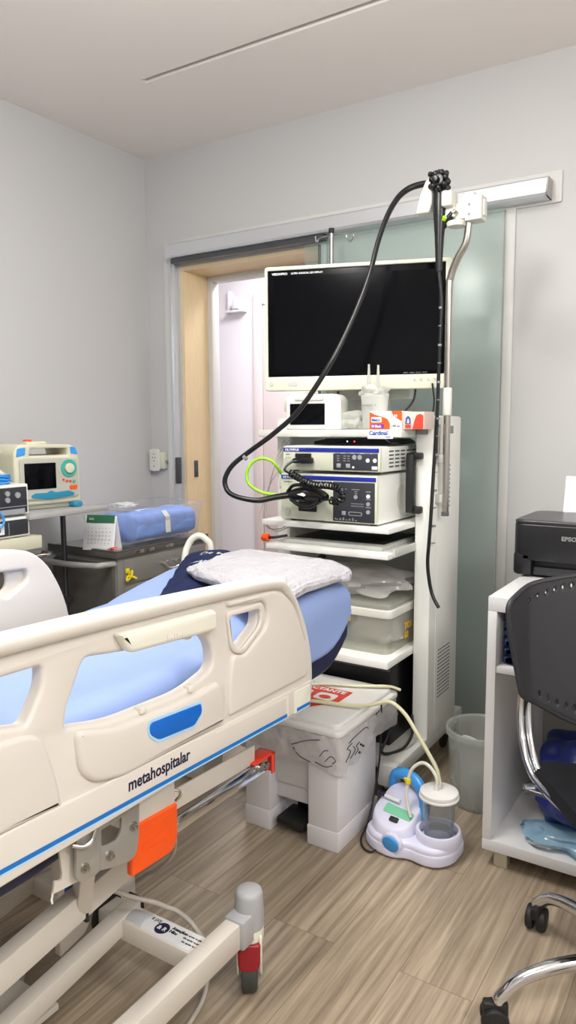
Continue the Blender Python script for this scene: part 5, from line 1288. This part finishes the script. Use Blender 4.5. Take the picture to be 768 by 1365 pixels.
# blue bag and light plastic on the bottom board
m = MB(); m.grid(crumple((-.37, 2.25, .225), .150, .13, .135, .28, 51, 9), 60, 30, closed_u=True)
k = solo('navy_plastic_bag', m, 'bag_blue', 'shiny navy blue plastic bag on the bottom board of the desk unit', 'plastic bag', loc=(-.37, 2.25, .09), ang=80)
MB((-.36, 2.27, .10)).plate(rounded([(0, 0), (.03, 0), (.03, .05), (0, .05)], .003), (), .001, 0, face((-.385, 2.128, .215), (.9, -.2, -.3), (-.3, -.1, .9))).build('tag_sticker', 'print_grey', k)
m = MB(); m.grid(crumple((-.38, 2.15, .108), .13, .075, .020, .5, 61, 14), 60, 20, closed_u=True)
solo('light_blue_film', m, 'cyan_film', 'pale blue crumpled plastic film in front of the navy bag', 'plastic film', loc=(-.38, 2.15, .09), ang=80)
m = MB(); m.grid(crumple((-.46, 2.10, .100), .040, .028, .010, .6, 71, 25), 40, 16, closed_u=True)
solo('clear_film', m, 'white_film', 'small crumpled clear film at the front left of the bottom board', 'plastic film', loc=(-.46, 2.10, .09), ang=80)

# ================================================================== printer
k = thing('inkjet_printer', 'black inkjet printer with paper in its rear feed, on the white desk unit', 'printer', (-.46, 2.52, .817)); o = k.location
PX0, PX1, PY0, PY1 = -.655, -.28, 2.365, 2.67
top_ = rounded([(PX0, PY0), (PX1, PY0), (PX1, PY1), (PX0, PY1)], [.035, .035, .05, .05], 6)
m = MB(o)
m.plate(top_, (), .118, .006, fz(.872), seg=2)
m.plate([(p[0], p[1]+(.03 if p[1] < PY0+.04 else 0)) for p in scl([(q_.x, q_.y) for q_ in top_], .985, ((PX0+PX1)/2, (PY0+PY1)/2))], (), .055, .006, fz(.819), seg=2)
m.box(PX0+.002, PX0+.062, PY0+.0, PY0+.08, .824, .90, .012); m.box(PX1-.062, PX1-.002, PY0, PY0+.08, .824, .90, .012)
m.build('printer_body', 'printer_black', k)
MB(o).plate(scl([(q_.x, q_.y) for q_ in top_], 1.0, ((PX0+PX1)/2, (PY0+PY1)/2)), (), .014, .006, fz(.988), seg=3).build('scanner_lid', 'printer_top', k)
MB(o).box(PX0+.065, PX1-.065, PY0+.012, PY0+.03, .826, .852, .003).build('output_flap', 'printer_top', k)
MB(o).box(PX0+.065, PX1-.065, PY0+.025, PY0+.034, .85, .874, .001).build('output_slot', 'black', k)
MB(o).text('EPSON', .018, fy(PY0-.0008, -.505, .944), bold=.03, sx=1.1).build('lettering', 'print_grey', k)
ps = MB().box(-.565, -.355, -.0006, .0006, 0, .13); 
ob = ps.build('paper_stack', 'paper'); ob.location = (0, 2.655, .998); ob.rotation_euler = (R(-14), 0, 0)
tag(ob, 'white sheets of paper standing in the rear feed of the printer', 'paper')

# ================================================================== office chair
ch = thing('office_chair', 'black plastic swivel chair with perforated backrest and chrome base at the right edge', 'chair', (-.157, 1.665, 0), R(-150)); 
# local frame: chair faces +y
def warp_back(p):
    x, y, z = p
    k_ = abs(x)/.225
    d = .045*k_**2 + .014*max(0, (k_-.80)/.20)
    return Vector((x, y-.065+d-(z-.75)*.18, z))
outb = rounded([(-.205, .637), (.205, .637), (.238, .80), (.243, .868), (.18, .908), (0, .932), (-.18, .908), (-.243, .868), (-.238, .80)], [.02, .02, .1, .02, .08, .25, .08, .02, .1], 8)
def fine(P, d=.008):
    o_ = []
    for a_, b_ in zip(P, P[1:]+P[:1]):
        a_ = Vector(a_); b_ = Vector(b_); n_ = max(1, int((b_-a_).length/d))
        for j in range(n_): o_.append(a_.lerp(b_, j/n_))
    return o_
# grid shell clipped by the outline, then holes cut by boolean
def xlim(z):
    P = outb; best = 0
    for a_, b_ in zip(P, P[1:]+P[:1]):
        if (a_.y-z)*(b_.y-z) <= 0 and abs(a_.y-b_.y) > 1e-9:
            t_ = (z-a_.y)/(b_.y-a_.y); best = max(best, abs(a_.x+(b_.x-a_.x)*t_))
    return best
def shell(u, v):
    z = .6375+(.9305-.6375)*v; xl = max(xlim(z), .004); x = (2*u-1)*xl
    low = .085*math.cos(min(1, abs(x)/.205)*PI/2)**1.3*max(0, (1-v*1.4))
    return warp_back((x, -.245, z-low))
sh = MB().grid(shell, 72, 44)
me_o = sh.build('backrest', 'chair_plastic', ch, ang=50)
cut = MB()
def diamond(cx_, cz_, w_, h_):
    p = warp_back((cx_, -.245, cz_)); k_ = abs(cx_)/.225
    nx = Vector((-2*.045*cx_/.225**2, 1, .18)).normalized()
    u_ = Vector((1, 0, 0)); u_ = (u_-nx*u_.dot(nx)).normalized()
    vv = nx.cross(u_)
    mx = Matrix(((u_.x, vv.x, nx.x, p.x), (u_.y, vv.y, nx.y, p.y), (u_.z, vv.z, nx.z, p.z), (0, 0, 0, 1))) @ Matrix.Translation((0, 0, -.03))
    cut.plate([(-w_, 0), (0, -h_), (w_, 0), (0, h_)], (), .06, 0, mx)
for i in range(-8, 9):
    x = i*.0225; sc_ = 1-.055*abs(i)
    diamond(x, .905-.036*(x/.18)**2, .0055*sc_, .0115*sc_)
    if abs(i) < 8: diamond(x, .592+.062*(x/.18)**2, .0055*sc_, .0115*sc_)
cutter = cut.build('cutter', 'black')
so_ = me_o.modifiers.new('s', 'SOLIDIFY'); so_.thickness = .007; so_.offset = 0
bm_ = me_o.modifiers.new('b', 'BOOLEAN'); bm_.object = cutter; bm_.operation = 'DIFFERENCE'; bm_.solver = 'EXACT'
cutter_loc = cutter
cutter.parent = ch
bpy.context.view_layer.update()
dg = bpy.context.evaluated_depsgraph_get(); nm = bpy.data.meshes.new_from_object(me_o.evaluated_get(dg))
me_o.modifiers.clear(); old = me_o.data; me_o.data = nm; bpy.data.objects.remove(cutter)
nm.name = 'backrest'
# rim lip around the backrest edge
rim = []
for p in fine(outb, .012):
    v_ = (p.y-.637)/(.9305-.637); low = .085*max(0, math.cos(min(1, abs(p.x)/.205)*PI/2))**1.3*max(0, 1-v_*1.4)
    rim.append(warp_back((p.x, -.246, p.y-low)))
rim.append(rim[0])
MB().tube(rim, .0065, n=8, k=1).build('backrest_rim', 'chair_plastic', ch)
# seat shell
def seat(u, v):
    x = (2*u-1); y = (2*v-1); w_ = .168-.022*y
    z = .476+.012*x*x-.02*max(0, (y-.6)/.4)**2-.012*(abs(x)**6)-.022*(abs(x) > .97)-.020*(y < -.97)
    sx_ = math.sqrt(max(0, 1-.5*y*y*.25)); 
    return Vector((x*w_*(1-.12*max(0, abs(y)-.8)/.2*.6), y*.200-.045, z))
MB().grid(seat, 40, 40, th=.014).build('seat', 'chair_plastic', ch, ang=50)
for s_ in (-1, 1):
    m = MB()
    for dx in (0, .020):
        m.tube([(s_*(.188-dx), -.292, .690), (s_*(.192-dx), -.294, .63), (s_*(.196-dx), -.288, .58), (s_*(.196-dx), -.264, .525), (s_*(.192-dx), -.215, .478), (s_*(.18-dx), -.16, .456), (s_*(.15-dx), -.04, .450), (s_*(.12-dx), .08, .450)], .0088, n=14, k=8)
    b_ = m.build('back_support', 'chrome', ch)
    MB().box(s_*.182-.010, s_*.182+.010, -.300, -.286, .575, .640, .003).build('support_insert', 'rubber', b_)
MB().cyl((.215, -.17, .442), (.185, -.17, .442), .013, n=16, bev=.002).cyl((.215, -.17, .442), (.15, -.12, .442), .006, n=10).build('bolt', 'dark_metal', ch)
MB().box(-.11, .11, -.12, .10, .43, .462, .006).build('seat_plate', 'rubber', ch)
MB().cyl((0, 0, .12), (0, 0, .435), .025, bev=.002).cyl((0, 0, .085), (0, 0, .25), .032, bev=.003).build('gas_column', 'rubber', ch)
MB().lathe([(0, .095), (.05, .095), (.052, .13), (.04, .15), (0, .15)], (0, 0, 0), 32).build('hub', 'chrome', ch)
for i in range(5):
    a = R(145.5+150+72*i); c_, s_ = math.cos(a), math.sin(a)
    def P(r_, z): return (c_*r_, s_*r_, z)
    l = MB().tube([P(.03, .135), P(.12, .145), P(.20, .138), P(.27, .115), P(.31, .080), P(.318, .066)], [.022, .020, .0185, .0175, .0165, .015], n=18, k=8, flat=.85).build('chrome_leg', 'chrome', ch)
    ca = a+R(35+40*i); ex, ey = math.cos(ca), math.sin(ca)
    x, y, _ = P(.32, 0)
    x0_, y0_ = x-ey*.012, y+ex*.012
    cst = MB().box(-.012, .012, -.030, .024, .035, .068, .006, mx=Matrix.Translation((x, y, 0)) @ Matrix.Rotation(ca, 4, 'Z')).cyl((x, y, .045), (x, y, .07), .008).build('caster', 'rubber', l)
    for sd in (-1, 1):
        p0 = Vector((x+ex*sd*.005+ey*.004, y+ey*sd*.005-ex*.004, .030)); p1 = Vector((x+ex*sd*.025+ey*.004, y+ey*sd*.025-ex*.004, .030))
        MB().cyl(p0, p1, .030, n=32, bev=.005).build('wheel', 'rubber', l)
